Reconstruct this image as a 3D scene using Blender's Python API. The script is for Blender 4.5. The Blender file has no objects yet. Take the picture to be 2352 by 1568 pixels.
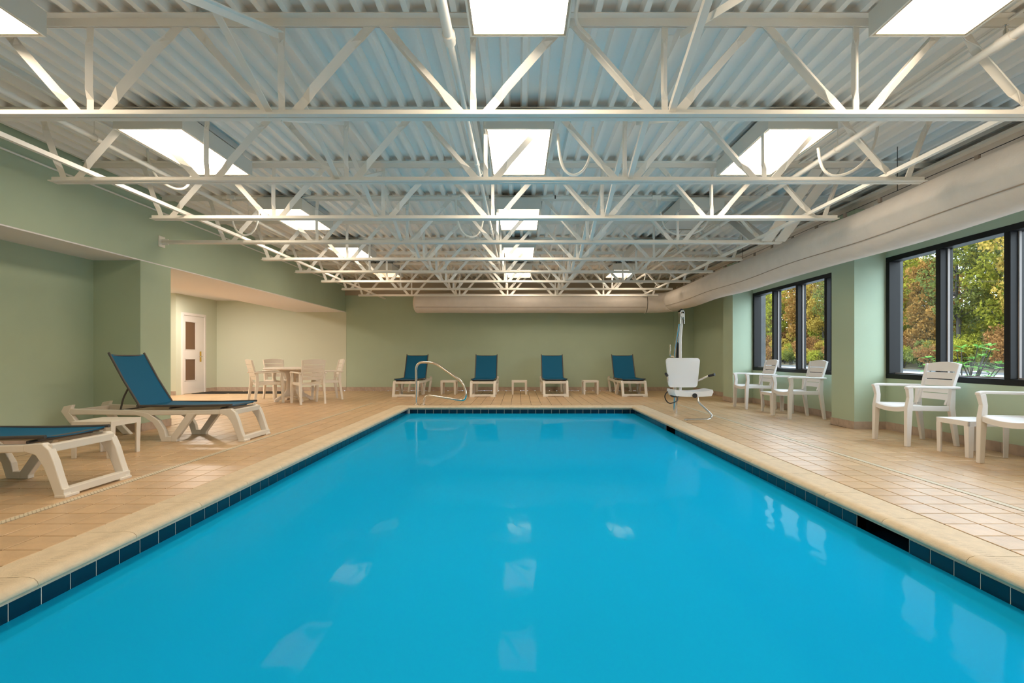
import bpy, bmesh, math, random
import numpy as np
from mathutils import Vector, Matrix

random.seed(7)
RNG = np.random.default_rng(11)
PI = math.pi
sc = bpy.context.scene
COL = sc.collection

# ------------------------------------------------------------------ camera
cam_d = bpy.data.cameras.new('camera')
cam_d.sensor_width = 36.0
cam_d.lens = 1200.0 / 2352.0 * 36.0
cam_d.shift_x = (1176 - 1192) / 2352.0
cam_d.shift_y = (817 - 784) / 2352.0
cam_d.clip_end = 400
cam = bpy.data.objects.new('camera', cam_d)
cam.location = (0, 0, 1.0)
cam.rotation_euler = (PI / 2, 0, 0)
COL.objects.link(cam)
sc.camera = cam

# ------------------------------------------------------------------ world / exposure
SKY_STRENGTH = 4.6
LAMP_STRENGTH = 6.8
LAMP_COL = (1.0, 0.80, 0.58)
w = bpy.data.worlds.new('sky'); sc.world = w; w.use_nodes = True
nt = w.node_tree; nt.nodes.clear()
wo = nt.nodes.new('ShaderNodeOutputWorld'); bg = nt.nodes.new('ShaderNodeBackground')
tc = nt.nodes.new('ShaderNodeTexCoord'); nz = nt.nodes.new('ShaderNodeTexNoise')
rp = nt.nodes.new('ShaderNodeValToRGB')
nz.inputs['Scale'].default_value = 3.0; nz.inputs['Detail'].default_value = 5
rp.color_ramp.elements[0].position = 0.42; rp.color_ramp.elements[0].color = (0.62, 0.80, 1.0, 1)
rp.color_ramp.elements[1].position = 0.60; rp.color_ramp.elements[1].color = (0.94, 0.97, 1.0, 1)
nt.links.new(tc.outputs['Generated'], nz.inputs['Vector'])
nt.links.new(nz.outputs['Fac'], rp.inputs['Fac'])
nt.links.new(rp.outputs['Color'], bg.inputs['Color'])
bg.inputs['Strength'].default_value = SKY_STRENGTH
nt.links.new(bg.outputs[0], wo.inputs['Surface'])
vs = sc.view_settings
vs.view_transform = 'Standard'; vs.look = 'None'; vs.gamma = 1.0; vs.use_curve_mapping = False
vs.exposure = 0.98
sc.display_settings.display_device = 'sRGB'
cy = sc.cycles
cy.max_bounces = 8; cy.diffuse_bounces = 5; cy.glossy_bounces = 3; cy.transparent_max_bounces = 24
cy.transmission_bounces = 6; cy.caustics_reflective = False; cy.caustics_refractive = False
cy.sample_clamp_indirect = 6.0; cy.blur_glossy = 0.5
cy.use_denoising = True
cy.use_adaptive_sampling = True; cy.adaptive_threshold = 0.02

# ------------------------------------------------------------------ dimensions (metres; deck top is z = 0)
XL, XR = -2.196, 2.26            # pool tile planes
YN, YF = 1.25, 10.35             # pool near / far
WATER_Z = -0.14
WALL_L, WALL_R, WALL_B, WALL_F = -5.0, 5.01, 15.04, -2.5
DECK_Z = 3.222                   # underside plane of roof deck ribs
J0Y, JS = 3.44, 1.287            # first joist in view, joist spacing
CHORD_Z = 2.568                  # bottom of joists
COLX = 4.577
COLS = [(-0.97, -0.45), (3.07, 3.59), (7.13, 7.65), (11.19, 11.71)]

# ------------------------------------------------------------------ materials
def mat(name, col, rough=0.5, metal=0.0, bump=0.0, bscale=60.0, var=0.0, vscale=4.0, rand=0.0, spec=0.5, island=False, coat=0.0):
    m = bpy.data.materials.new(name); m.use_nodes = True
    t = m.node_tree; b = t.nodes['Principled BSDF']
    b.inputs['Roughness'].default_value = rough; b.inputs['Metallic'].default_value = metal
    b.inputs['Specular IOR Level'].default_value = spec
    b.inputs['Coat Weight'].default_value = coat
    c = (*col, 1)
    b.inputs['Base Color'].default_value = c
    src = None
    tco = t.nodes.new('ShaderNodeTexCoord')
    if var > 0:
        n = t.nodes.new('ShaderNodeTexNoise'); n.inputs['Scale'].default_value = vscale; n.inputs['Detail'].default_value = 6
        t.links.new(tco.outputs['Object'], n.inputs['Vector'])
        r = t.nodes.new('ShaderNodeValToRGB')
        r.color_ramp.elements[0].position = 0.3; r.color_ramp.elements[1].position = 0.7
        r.color_ramp.elements[0].color = (*[x * (1 - var) for x in col], 1)
        r.color_ramp.elements[1].color = (*[min(1, x * (1 + var)) for x in col], 1)
        t.links.new(n.outputs['Fac'], r.inputs['Fac']); src = r.outputs['Color']
    if rand > 0:
        if island:
            g = t.nodes.new('ShaderNodeNewGeometry'); ro = g.outputs['Random Per Island']
        else:
            g = t.nodes.new('ShaderNodeObjectInfo'); ro = g.outputs['Random']
        mr = t.nodes.new('ShaderNodeMapRange'); mr.inputs['To Min'].default_value = 1 - rand; mr.inputs['To Max'].default_value = 1 + rand
        t.links.new(ro, mr.inputs['Value'])
        hs = t.nodes.new('ShaderNodeHueSaturation'); hs.inputs['Color'].default_value = c
        if src: t.links.new(src, hs.inputs['Color'])
        t.links.new(mr.outputs['Result'], hs.inputs['Value']); src = hs.outputs['Color']
    if src: t.links.new(src, b.inputs['Base Color'])
    if bump > 0:
        n2 = t.nodes.new('ShaderNodeTexNoise'); n2.inputs['Scale'].default_value = bscale; n2.inputs['Detail'].default_value = 4
        t.links.new(tco.outputs['Object'], n2.inputs['Vector'])
        bp = t.nodes.new('ShaderNodeBump'); bp.inputs['Strength'].default_value = bump; bp.inputs['Distance'].default_value = 0.01
        t.links.new(n2.outputs['Fac'], bp.inputs['Height']); t.links.new(bp.outputs['Normal'], b.inputs['Normal'])
    return m

def emit(name, col, s):
    m = bpy.data.materials.new(name); m.use_nodes = True; t = m.node_tree; t.nodes.clear()
    o = t.nodes.new('ShaderNodeOutputMaterial'); e = t.nodes.new('ShaderNodeEmission')
    e.inputs['Color'].default_value = (*col, 1); e.inputs['Strength'].default_value = s
    t.links.new(e.outputs[0], o.inputs['Surface']); return m

M = {}
GREEN = (0.44, 0.55, 0.42)
M['wall'] = mat('wall paint green', GREEN, 0.75, bump=0.12, bscale=220, var=0.025, vscale=1.5)
M['wall_side'] = mat('wall paint pale', (0.62, 0.66, 0.54), 0.75, bump=0.1, bscale=220)
M['soffit'] = mat('soffit paint', (0.86, 0.85, 0.88), 0.85, bump=0.08, bscale=150)
M['beige'] = mat('upper band paint', (0.50, 0.43, 0.34), 0.85)
M['steel'] = mat('steel white paint', (0.88, 0.87, 0.84), 0.45, var=0.03, vscale=3)
M['deckpaint'] = mat('roof deck paint', (0.93, 0.92, 0.90), 0.5)
M['housing'] = mat('light housing', (0.68, 0.70, 0.68), 0.5)
M['lensrim'] = mat('lens rim', (0.45, 0.40, 0.33), 0.5)
M['lens'] = emit('lens lit', LAMP_COL, LAMP_STRENGTH)
M['lensdim'] = emit('lens dim', (1.0, 0.62, 0.34), 1.2)
M['lensoff'] = mat('lens unlit', (0.70, 0.68, 0.66), 0.3)
M['downlight'] = emit('side room lamp', (1.0, 0.87, 0.74), 44.0)
M['duct'] = mat('duct fabric', (0.80, 0.75, 0.71), 0.9, bump=0.25, bscale=25, var=0.03, vscale=6)
M['seam'] = mat('duct seam', (0.38, 0.31, 0.26), 0.9)
M['black'] = mat('black frame', (0.006, 0.006, 0.007), 0.5, spec=0.25)
M['blackplastic'] = mat('black plastic', (0.012, 0.012, 0.014), 0.5)
M['framesheen'] = mat('painted frame sheen', (0.26, 0.23, 0.22), 0.5)  # pale colour standing in for reflections on the black frame sides
M['tile'] = mat('deck tile', (0.60, 0.41, 0.24), 0.34, bump=0.15, bscale=70, var=0.10, vscale=9, rand=0.07)
M['tilei'] = mat('deck tile field', (0.60, 0.41, 0.24), 0.34, bump=0.15, bscale=70, var=0.10, vscale=9, rand=0.07, island=True)
M['grout'] = mat('deck grout', (0.06, 0.04, 0.025), 0.9)
M['basetile'] = mat('base tile', (0.46, 0.36, 0.29), 0.6, var=0.12, vscale=12, rand=0.06)
M['coping'] = mat('coping stone', (0.66, 0.54, 0.38), 0.6, bump=0.2, bscale=120, var=0.08, vscale=14, rand=0.03)
def grooves():
    t = M['coping'].node_tree; b = t.nodes['Principled BSDF']
    tco = t.nodes.new('ShaderNodeTexCoord'); sx = t.nodes.new('ShaderNodeSeparateXYZ'); t.links.new(tco.outputs['Object'], sx.inputs[0])
    wv = t.nodes.new('ShaderNodeTexWave'); wv.bands_direction = 'X'; wv.inputs['Scale'].default_value = 13.0; wv.inputs['Distortion'].default_value = 1.2; wv.inputs['Detail Scale'].default_value = 6.0
    t.links.new(tco.outputs['Object'], wv.inputs['Vector'])
    g = t.nodes.new('ShaderNodeMath'); g.operation = 'LESS_THAN'; g.inputs[1].default_value = 0.12; t.links.new(wv.outputs['Fac'], g.inputs[0])
    m1 = t.nodes.new('ShaderNodeMath'); m1.operation = 'COMPARE'; m1.inputs[1].default_value = -0.085; m1.inputs[2].default_value = 0.028; t.links.new(sx.outputs['Y'], m1.inputs[0])
    mm = t.nodes.new('ShaderNodeMath'); mm.operation = 'MULTIPLY'; t.links.new(g.outputs[0], mm.inputs[0]); t.links.new(m1.outputs[0], mm.inputs[1])
    m3 = t.nodes.new('ShaderNodeMath'); m3.operation = 'MULTIPLY'; m3.inputs[1].default_value = 0.35; t.links.new(mm.outputs[0], m3.inputs[0])
    old = b.inputs['Base Color'].links[0].from_socket; mx = t.nodes.new('ShaderNodeMix'); mx.data_type = 'RGBA'
    t.links.new(m3.outputs[0], mx.inputs['Factor']); t.links.new(old, mx.inputs[6]); mx.inputs[7].default_value = (0.25, 0.17, 0.09, 1)
    t.links.new(mx.outputs[2], b.inputs['Base Color'])
grooves()
M['copinggrout'] = mat('coping mortar', (0.62, 0.58, 0.52), 0.8)
M['pooltile'] = mat('navy waterline tile', (0.003, 0.018, 0.042), 0.14, rand=0.12)
M['poolgrout'] = mat('pool grout', (0.62, 0.62, 0.58), 0.8)
M['plaster'] = mat('pool plaster', (0.12, 0.70, 0.90), 0.8, var=0.05, vscale=0.6)
M['dark'] = mat('dark recess', (0.004, 0.012, 0.022), 0.3)
M['resin'] = mat('white resin', (0.80, 0.78, 0.78), 0.42)
M['creamresin'] = mat('cream resin', (0.78, 0.73, 0.66), 0.45)
M['tableresin'] = mat('beige resin', (0.80, 0.74, 0.67), 0.5)
def fabric():
    m = mat('blue sling fabric', (0.012, 0.13, 0.26), 0.7)
    t = m.node_tree; b = t.nodes['Principled BSDF']
    tco = t.nodes.new('ShaderNodeTexCoord'); wv = t.nodes.new('ShaderNodeTexChecker'); wv.inputs['Scale'].default_value = 420
    wv.inputs['Color1'].default_value = (0.004, 0.095, 0.205, 1); wv.inputs['Color2'].default_value = (0.007, 0.125, 0.25, 1)
    t.links.new(tco.outputs['Object'], wv.inputs['Vector']); t.links.new(wv.outputs['Color'], b.inputs['Base Color'])
    b.inputs['Specular IOR Level'].default_value = 0.2
    return m
M['sling'] = fabric()
M['greytube'] = mat('grey tube', (0.07, 0.065, 0.065), 0.45)
M['chrome'] = mat('polished steel', (0.72, 0.68, 0.64), 0.16, metal=1.0)
M['lift'] = mat('lift white', (0.80, 0.79, 0.80), 0.3)
M['door'] = mat('door white', (0.80, 0.76, 0.74), 0.45)
M['doorglass'] = mat('door panel brown', (0.16, 0.085, 0.045), 0.25)
M['brass'] = mat('brass', (0.75, 0.48, 0.12), 0.25, metal=1.0)
M['mat'] = mat('black mat', (0.012, 0.010, 0.009), 0.95, bump=0.5, bscale=300)
M['asphalt'] = mat('asphalt', (0.26, 0.265, 0.28), 0.9, bump=0.3, bscale=30)
M['hill'] = mat('leaf litter slope', (0.075, 0.055, 0.025), 0.95, bump=0.5, bscale=2, var=0.5, vscale=1.2)
M['concrete'] = mat('concrete', (0.085, 0.085, 0.088), 0.9, bump=0.3, bscale=80, var=0.1, vscale=10)
M['bark'] = mat('bark', (0.035, 0.028, 0.02), 0.9)
M['drain'] = None
def drainmat():
    m = mat('drain strip plastic', (0.62, 0.55, 0.42), 0.5); t = m.node_tree; b = t.nodes['Principled BSDF']
    tco = t.nodes.new('ShaderNodeTexCoord'); bk = t.nodes.new('ShaderNodeTexWave'); bk.wave_type = 'BANDS'; bk.bands_direction = 'DIAGONAL'
    bk.inputs['Scale'].default_value = 22.0
    r = t.nodes.new('ShaderNodeValToRGB'); r.color_ramp.interpolation = 'CONSTANT'
    r.color_ramp.elements[0].color = (0.42, 0.34, 0.22, 1); r.color_ramp.elements[1].position = 0.16; r.color_ramp.elements[1].color = (0.66, 0.58, 0.44, 1)
    t.links.new(tco.outputs['Object'], bk.inputs['Vector']); t.links.new(bk.outputs['Fac'], r.inputs['Fac']); t.links.new(r.outputs['Color'], b.inputs['Base Color'])
    return m
M['drain'] = drainmat()

def leafmat(name, c1, c2, trans=0.35):
    m = bpy.data.materials.new(name); m.use_nodes = True; t = m.node_tree; t.nodes.clear()
    o = t.nodes.new('ShaderNodeOutputMaterial'); d = t.nodes.new('ShaderNodeBsdfDiffuse'); tr = t.nodes.new('ShaderNodeBsdfTranslucent')
    mx = t.nodes.new('ShaderNodeMixShader'); mx.inputs['Fac'].default_value = trans
    g = t.nodes.new('ShaderNodeNewGeometry'); r = t.nodes.new('ShaderNodeValToRGB')
    r.color_ramp.elements[0].color = (*[1.9*v for v in c1], 1); r.color_ramp.elements[1].color = (*[1.9*v for v in c2], 1)
    t.links.new(g.outputs['Random Per Island'], r.inputs['Fac'])
    for s in (d, tr): t.links.new(r.outputs['Color'], s.inputs['Color'])
    t.links.new(d.outputs[0], mx.inputs[1]); t.links.new(tr.outputs[0], mx.inputs[2]); t.links.new(mx.outputs[0], o.inputs['Surface'])
    return m
LEAF = [leafmat('leaf yellow green', (0.075, 0.085, 0.012), (0.18, 0.16, 0.022)),
        leafmat('leaf gold', (0.13, 0.085, 0.014), (0.22, 0.155, 0.035)),
        leafmat('leaf orange', (0.11, 0.052, 0.012), (0.19, 0.105, 0.03)),
        leafmat('leaf olive', (0.035, 0.045, 0.012), (0.10, 0.10, 0.025)),
        leafmat('leaf russet', (0.07, 0.032, 0.012), (0.17, 0.085, 0.03))]
LEAF_RHODO = leafmat('leaf rhododendron', (0.045, 0.11, 0.02), (0.10, 0.20, 0.05), 0.25)

def watermat():
    m = bpy.data.materials.new('pool water'); m.use_nodes = True; t = m.node_tree; t.nodes.clear()
    o = t.nodes.new('ShaderNodeOutputMaterial'); tr = t.nodes.new('ShaderNodeBsdfTransparent'); gl = t.nodes.new('ShaderNodeBsdfGlossy')
    tr.inputs['Color'].default_value = (0.35, 0.90, 0.97, 1)
    gl.inputs['Roughness'].default_value = 0.05
    fr = t.nodes.new('ShaderNodeFresnel'); fr.inputs['IOR'].default_value = 1.03
    mx = t.nodes.new('ShaderNodeMixShader')
    tco = t.nodes.new('ShaderNodeTexCoord'); mp = t.nodes.new('ShaderNodeMapping'); mp.inputs['Scale'].default_value = (1.0, 0.6, 1.0)
    n = t.nodes.new('ShaderNodeTexNoise'); n.inputs['Scale'].default_value = 1.6; n.inputs['Detail'].default_value = 3.0; n.inputs['Roughness'].default_value = 0.45
    bp = t.nodes.new('ShaderNodeBump'); bp.inputs['Strength'].default_value = 0.35; bp.inputs['Distance'].default_value = 0.03
    t.links.new(tco.outputs['Object'], mp.inputs['Vector']); t.links.new(mp.outputs[0], n.inputs['Vector']); t.links.new(n.outputs['Fac'], bp.inputs['Height'])
    t.links.new(bp.outputs['Normal'], gl.inputs['Normal']); t.links.new(bp.outputs['Normal'], fr.inputs['Normal'])
    df = t.nodes.new('ShaderNodeBsdfDiffuse'); df.inputs['Color'].default_value = (0.006, 0.50, 0.95, 1)
    m2 = t.nodes.new('ShaderNodeMixShader'); m2.inputs['Fac'].default_value = 0.62
    t.links.new(tr.outputs[0], m2.inputs[1]); t.links.new(df.outputs[0], m2.inputs[2])
    t.links.new(fr.outputs[0], mx.inputs['Fac']); t.links.new(m2.outputs[0], mx.inputs[1]); t.links.new(gl.outputs[0], mx.inputs[2])
    t.links.new(mx.outputs[0], o.inputs['Surface']); return m
M['water'] = watermat()
def glassmat():
    m = bpy.data.materials.new('window glass'); m.use_nodes = True; t = m.node_tree; t.nodes.clear()
    o = t.nodes.new('ShaderNodeOutputMaterial'); tr = t.nodes.new('ShaderNodeBsdfTransparent'); gl = t.nodes.new('ShaderNodeBsdfGlossy')
    tr.inputs['Color'].default_value = (0.93, 0.96, 0.95, 1); gl.inputs['Roughness'].default_value = 0.0
    mx = t.nodes.new('ShaderNodeMixShader'); mx.inputs['Fac'].default_value = 0.04
    t.links.new(tr.outputs[0], mx.inputs[1]); t.links.new(gl.outputs[0], mx.inputs[2]); t.links.new(mx.outputs[0], o.inputs['Surface']); return m
M['glass'] = glassmat()

# ------------------------------------------------------------------ mesh helpers
class MB:
    def __init__(s): s.v = []; s.f = []
    def add(s, vs_, fs_):
        b = len(s.v); s.v += [tuple(p) for p in vs_]; s.f += [tuple(b + i for i in f) for f in fs_]; return s
    def box(s, x0, x1, y0, y1, z0, z1):
        return s.add([(x0,y0,z0),(x1,y0,z0),(x1,y1,z0),(x0,y1,z0),(x0,y0,z1),(x1,y0,z1),(x1,y1,z1),(x0,y1,z1)],
                     [(3,2,1,0),(4,5,6,7),(0,1,5,4),(1,2,6,5),(2,3,7,6),(3,0,4,7)])
    def quad(s, *p): return s.add(p, [tuple(range(len(p)))])
    def loft(s, rings, closed=True, caps=True):
        n = len(rings[0]); vs_ = [p for r in rings for p in r]; fs_ = []
        for i in range(len(rings) - 1):
            for j in range(n if closed else n - 1):
                k = (j + 1) % n; fs_.append((i*n+j, i*n+k, (i+1)*n+k, (i+1)*n+j))
        if caps and closed:
            fs_.append(tuple(reversed(range(n)))); fs_.append(tuple((len(rings)-1)*n + j for j in range(n)))
        return s.add(vs_, fs_)
    def tube(s, path, r, n=10, caps=True):
        P = [Vector(p) for p in path]; R = r if isinstance(r, (list, tuple)) else [r] * len(P)
        t0 = (P[1] - P[0]).normalized(); up = Vector((0,0,1)) if abs(t0.z) < 0.95 else Vector((0,1,0))
        u = t0.cross(up).normalized(); rings = []
        for i, p in enumerate(P):
            a = P[max(0, i-1)]; b = P[min(len(P)-1, i+1)]; t = (b - a).normalized()
            u = (u - t * u.dot(t)).normalized(); v = t.cross(u)
            rings.append([p + (u*math.cos(2*PI*k/n) + v*math.sin(2*PI*k/n)) * R[i] for k in range(n)])
        return s.loft(rings, True, caps)
    def bar(s, p0, p1, prof, up=(0,0,1)):
        p0 = Vector(p0); p1 = Vector(p1); t = (p1 - p0).normalized(); u = Vector(up).cross(t).normalized(); v = t.cross(u)
        return s.loft([[p + u*a + v*b for a, b in prof] for p in (p0, p1)])
    def rect(s, p0, p1, wd, ht, up=(0,0,1)):
        return s.bar(p0, p1, [(-wd/2,-ht/2),(wd/2,-ht/2),(wd/2,ht/2),(-wd/2,ht/2)], up)
    def ell(s, p0, p1, leg, th, up=(0,0,1), sx=1, sy=1):
        pr = [(0,0),(leg*sx,0),(leg*sx,th*sy),(th*sx,th*sy),(th*sx,leg*sy),(0,leg*sy)]
        return s.bar(p0, p1, pr, up)
    def lathe(s, prof, c=(0,0,0), n=24):
        rings = []
        for r, z in prof: rings.append([(c[0]+r*math.cos(2*PI*k/n), c[1]+r*math.sin(2*PI*k/n), c[2]+z) for k in range(n)])
        return s.loft(rings, True, True)
    def prism_y(s, poly, y0, y1):
        return s.loft([[(x, y0, z) for x, z in poly], [(x, y1, z) for x, z in poly]])
    def grid(s, fn, us, vs_, th_dir, th):
        th_dir = Vector(th_dir); a = [[Vector(fn(u, v)) for u in us] for v in vs_]
        nu, nv = len(us), len(vs_); V = [p for r in a for p in r] + [p - th_dir*th for r in a for p in r]; F = []; o = nu*nv
        for j in range(nv-1):
            for i in range(nu-1):
                q = (j*nu+i, j*nu+i+1, (j+1)*nu+i+1, (j+1)*nu+i); F.append(q); F.append(tuple(o+k for k in reversed(q)))
        bnd = [i for i in range(nu)] + [j*nu+nu-1 for j in range(1, nv)] + [(nv-1)*nu+i for i in range(nu-2, -1, -1)] + [j*nu for j in range(nv-2, 0, -1)]
        for k in range(len(bnd)):
            x, y = bnd[k], bnd[(k+1) % len(bnd)]; F.append((y, x, o+x, o+y))
        return s.add(V, F)
    def mesh(s, name, m, smooth=False, bevel=0.0, angle=40):
        me = bpy.data.meshes.new(name); me.from_pydata(s.v, [], s.f); me.update()
        bm = bmesh.new(); bm.from_mesh(me); bmesh.ops.recalc_face_normals(bm, faces=bm.faces)
        if bevel > 0:
            ed = [e for e in bm.edges if len(e.link_faces) == 2 and e.calc_face_angle(0) > math.radians(30)]
            bmesh.ops.bevel(bm, geom=ed, offset=bevel, segments=2, profile=0.5, affect='EDGES', clamp_overlap=True)
        bm.to_mesh(me); bm.free()
        if m: me.materials.append(m)
        if smooth:
            for p in me.polygons: p.use_smooth = True
            me.set_sharp_from_angle(angle=math.radians(angle))
        return me

def link(name, me, parent=None, loc=None, rz=0.0):
    o = bpy.data.objects.new(name, me); COL.objects.link(o)
    if parent is not None: o.parent = parent
    if loc is not None: o.location = loc
    if rz: o.rotation_euler = (0, 0, rz)
    return o
def obj(name, mb, m, parent=None, smooth=False, bevel=0.0, angle=40, **k):
    return link(name, mb.mesh(name, m, smooth, bevel, angle), parent, **k)
def tag(o, label, cat, group=None):
    o['label'] = label; o['category'] = cat
    if group: o['group'] = group
    return o
def thing(name, label, cat, loc=(0,0,0), rz=0.0, group=None):
    return tag(link(name, None, None, loc, rz), label, cat, group)
def struct(name, mb, m, parent=None, **k):
    o = obj(name, mb, m, parent, **k)
    if parent is None: o['kind'] = 'structure'
    return o
def dup(root, loc, rz=0.0, label=None):
    r = root.copy(); COL.objects.link(r); r.location = loc; r.rotation_euler = (0, 0, rz)
    if label: r['label'] = label
    for ch in list(root.children):
        c = ch.copy(); COL.objects.link(c); c.parent = r
        for g in list(ch.children):
            d = g.copy(); COL.objects.link(d); d.parent = c
    return r
def arc(c, r, a0, a1, n): return [(c[0] + r*math.cos(a0+(a1-a0)*i/n), c[1] + r*math.sin(a0+(a1-a0)*i/n)) for i in range(n+1)]
def smoothpath(pts, rad, n=6):
    P = [Vector(p) for p in pts]; out = [P[0]]
    for i in range(1, len(P)-1):
        a = (P[i-1]-P[i]); b = (P[i+1]-P[i]); r = min(rad, a.length*0.49, b.length*0.49)
        p0 = P[i] + a.normalized()*r; p1 = P[i] + b.normalized()*r
        for k in range(n+1):
            t = k/n; out.append(p0*(1-t)**2 + P[i]*2*t*(1-t) + p1*t*t)
    out.append(P[-1]); return out

# ================================================================== STRUCTURE
# ---- floor slab under the tiles
fl = MB()
CO_L, CO_R, CO_F, CO_N = XL - 0.262, XR + 0.27, YF + 0.27, YN - 0.27
for (x0, x1, y0, y1) in [(-9.8, CO_L, WALL_F, WALL_B), (CO_R, WALL_R, WALL_F, WALL_B), (CO_L, CO_R, CO_F, WALL_B), (CO_L, CO_R, WALL_F, CO_N)]:
    fl.box(x0, x1, y0, y1, -0.15, -0.0045)
floor = struct('floor', fl, M['grout'])

# ---- floor tiles
P = 0.2085; G = 0.0078
def cells(x0, x1, y0, y1, ax, ay):
    out = []
    i0 = math.floor((x0-ax)/P + 1e-6); i1 = math.ceil((x1-ax)/P - 1e-6)
    j0 = math.floor((y0-ay)/P + 1e-6); j1 = math.ceil((y1-ay)/P - 1e-6)
    for i in range(i0, i1):
        for j in range(j0, j1):
            a, b = max(x0, ax+i*P), min(x1, ax+(i+1)*P); c, d = max(y0, ay+j*P), min(y1, ay+(j+1)*P)
            if b-a > 0.03 and d-c > 0.03: out.append((a+G/2, b-G/2, c+G/2, d-G/2))
    return out
DL0, DL1 = -3.143, -3.083
DR0, DR1 = 3.245, 3.305
DB0, DB1 = 11.04, 11.10
TC = []
TC += cells(DL1, CO_L, -2.4, DB0, CO_L, CO_F)
TC += cells(WALL_L, DL0, -2.4, WALL_B, DL0, CO_F)
TC += cells(-5.62, WALL_L, -2.4, 6.9, DL0, CO_F)
TC += cells(-9.2, WALL_L, 7.5, WALL_B, DL0, CO_F)
TC += cells(CO_R, DR0, -2.4, DB0, CO_R, CO_F)
TC += [c for c in cells(DR1, WALL_R, -2.4, WALL_B, DR1, CO_F) if not any(c[0] > COLX-0.05 and c[2] > a-0.05 and c[3] < b+0.05 for a, b in COLS)]
TC += cells(CO_L, CO_R, CO_F, DB0, CO_L, CO_F)
TC += cells(DL0, DR1, DB1, WALL_B, CO_L, DB1)
TC += cells(CO_L, CO_R, -2.4, CO_N, CO_L, CO_F)
def px(x, y, z=0.0): return 1192 + x*1200/y, 817 + (1-z)*1200/y
def score(c):
    if c[2] < 1.2: return 0
    A, B, C_, D = px(c[0], c[2]), px(c[1], c[2]), px(c[1], c[3]), px(c[0], c[3])
    xs = [p[0] for p in (A,B,C_,D)]; ys = [p[1] for p in (A,B,C_,D)]
    if max(xs) < 8 or min(xs) > 2344 or min(ys) > 1560: return 0
    vis = max(0, min(2352, max(xs)) - max(0, min(xs))) / (max(xs)-min(xs))
    return abs((B[0]-A[0] + C_[0]-D[0])/2 * (A[1]-D[1])) * vis
TC.sort(key=score, reverse=True)
def tilemb(mb, wx, wy, cx=0.0, cy_=0.0, dz=0.0):
    a, b = wx/2, wy/2; e = 0.003
    mb.add([(cx+sx*(a-q), cy_+sy*(b-q), z+dz) for q, z in ((0, -0.006), (0, -0.002), (e, 0.0)) for sx, sy in ((-1,-1),(1,-1),(1,1),(-1,1))],
           [(8,9,10,11)] + [(i, (i+1)%4, 4+(i+1)%4, 4+i) for i in range(4)] + [(4+i, 4+(i+1)%4, 8+(i+1)%4, 8+i) for i in range(4)])
tile_meshes = {}
for c in TC[:300]:
    key = (round(c[1]-c[0], 3), round(c[3]-c[2], 3))
    if key not in tile_meshes:
        mb = MB(); tilemb(mb, *key); tile_meshes[key] = mb.mesh('tile', M['tile'])
    link('tile', tile_meshes[key], floor, ((c[0]+c[1])/2, (c[2]+c[3])/2, random.uniform(-0.0007, 0.0)))
mb = MB()
for c in TC[300:]: tilemb(mb, c[1]-c[0], c[3]-c[2], (c[0]+c[1])/2, (c[2]+c[3])/2, random.uniform(-0.0007, 0.0))
field = obj('tile_field', mb, M['tilei'], floor); field['kind'] = 'stuff'

# ---- drains set in the deck
for nm, lab, b in [('deck_drain', 'narrow slotted cream drain strip in the deck along the loungers', (DL0+.006, DL1-.006, -2.4, DB1-.006)),
               ('deck_drain', 'narrow slotted drain strip in the deck along the window side chairs', (DR0+.006, DR1-.006, -2.4, DB1-.006)),
               ('deck_drain', 'narrow slotted drain strip across the deck behind the handrail', (DL1, DR0, DB0+.006, DB1-.006))]:
    tag(obj(nm, MB().box(*b, -0.0045, 0.0005), M['drain']), lab, 'drain')

# ---- walls
def wbox(name, *b, m='wall', **k): return struct(name, MB().box(*b), M[m], **k)
wbox('wall_left', -6.43, WALL_L, WALL_F, WALL_B, 2.275, 3.32)
wbox('ceiling_bulkhead', -6.43, WALL_L, WALL_F, WALL_B, 2.26, 2.2745, m='soffit')
wbox('wall_alcove', -5.74, -5.62, WALL_F, 6.9, 0, 2.26)
wbox('wall_pier', -5.74, WALL_L, 6.9, 7.5, 0, 2.26)
wbox('wall_back', -8.82, 5.25, WALL_B, WALL_B+0.15, 0, 3.32)
wbox('wall_side_back', -8.7, WALL_L+0.03, WALL_B-0.006, WALL_B, 0, 2.26, m='wall_side')
wbox('wall_side_back_upper', -8.7, -6.43, WALL_B-0.006, WALL_B, 2.26, 2.6, m='wall_side')
wbox('wall_side', -8.82, -8.70, 13.25, WALL_B, 0, 2.6, m='wall_side')
wbox('wall_side_return', -9.9, -8.82, 13.25, 13.37, 0, 2.6, m='wall_side')
wbox('wall_side_far', -9.9, -9.8, 7.4, 13.25, 0, 2.6, m='wall_side')
wbox('wall_side_near', -9.9, -5.74, 7.38, 7.5, 0, 2.6, m='wall_side')
wbox('ceiling_side', -9.9, -6.43, 7.38, WALL_B, 2.59, 2.65, m='soffit')
wbox('wall_front', -5.74, 5.25, WALL_F-0.12, WALL_F, 0, 3.32)
wbox('trim_1', WALL_L, WALL_R, WALL_B-0.03, WALL_B, 2.74, 3.32, m='beige')
wbox('wall_pilaster', 4.45, WALL_R, WALL_B-0.05, WALL_B, 0, 2.74)
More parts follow.
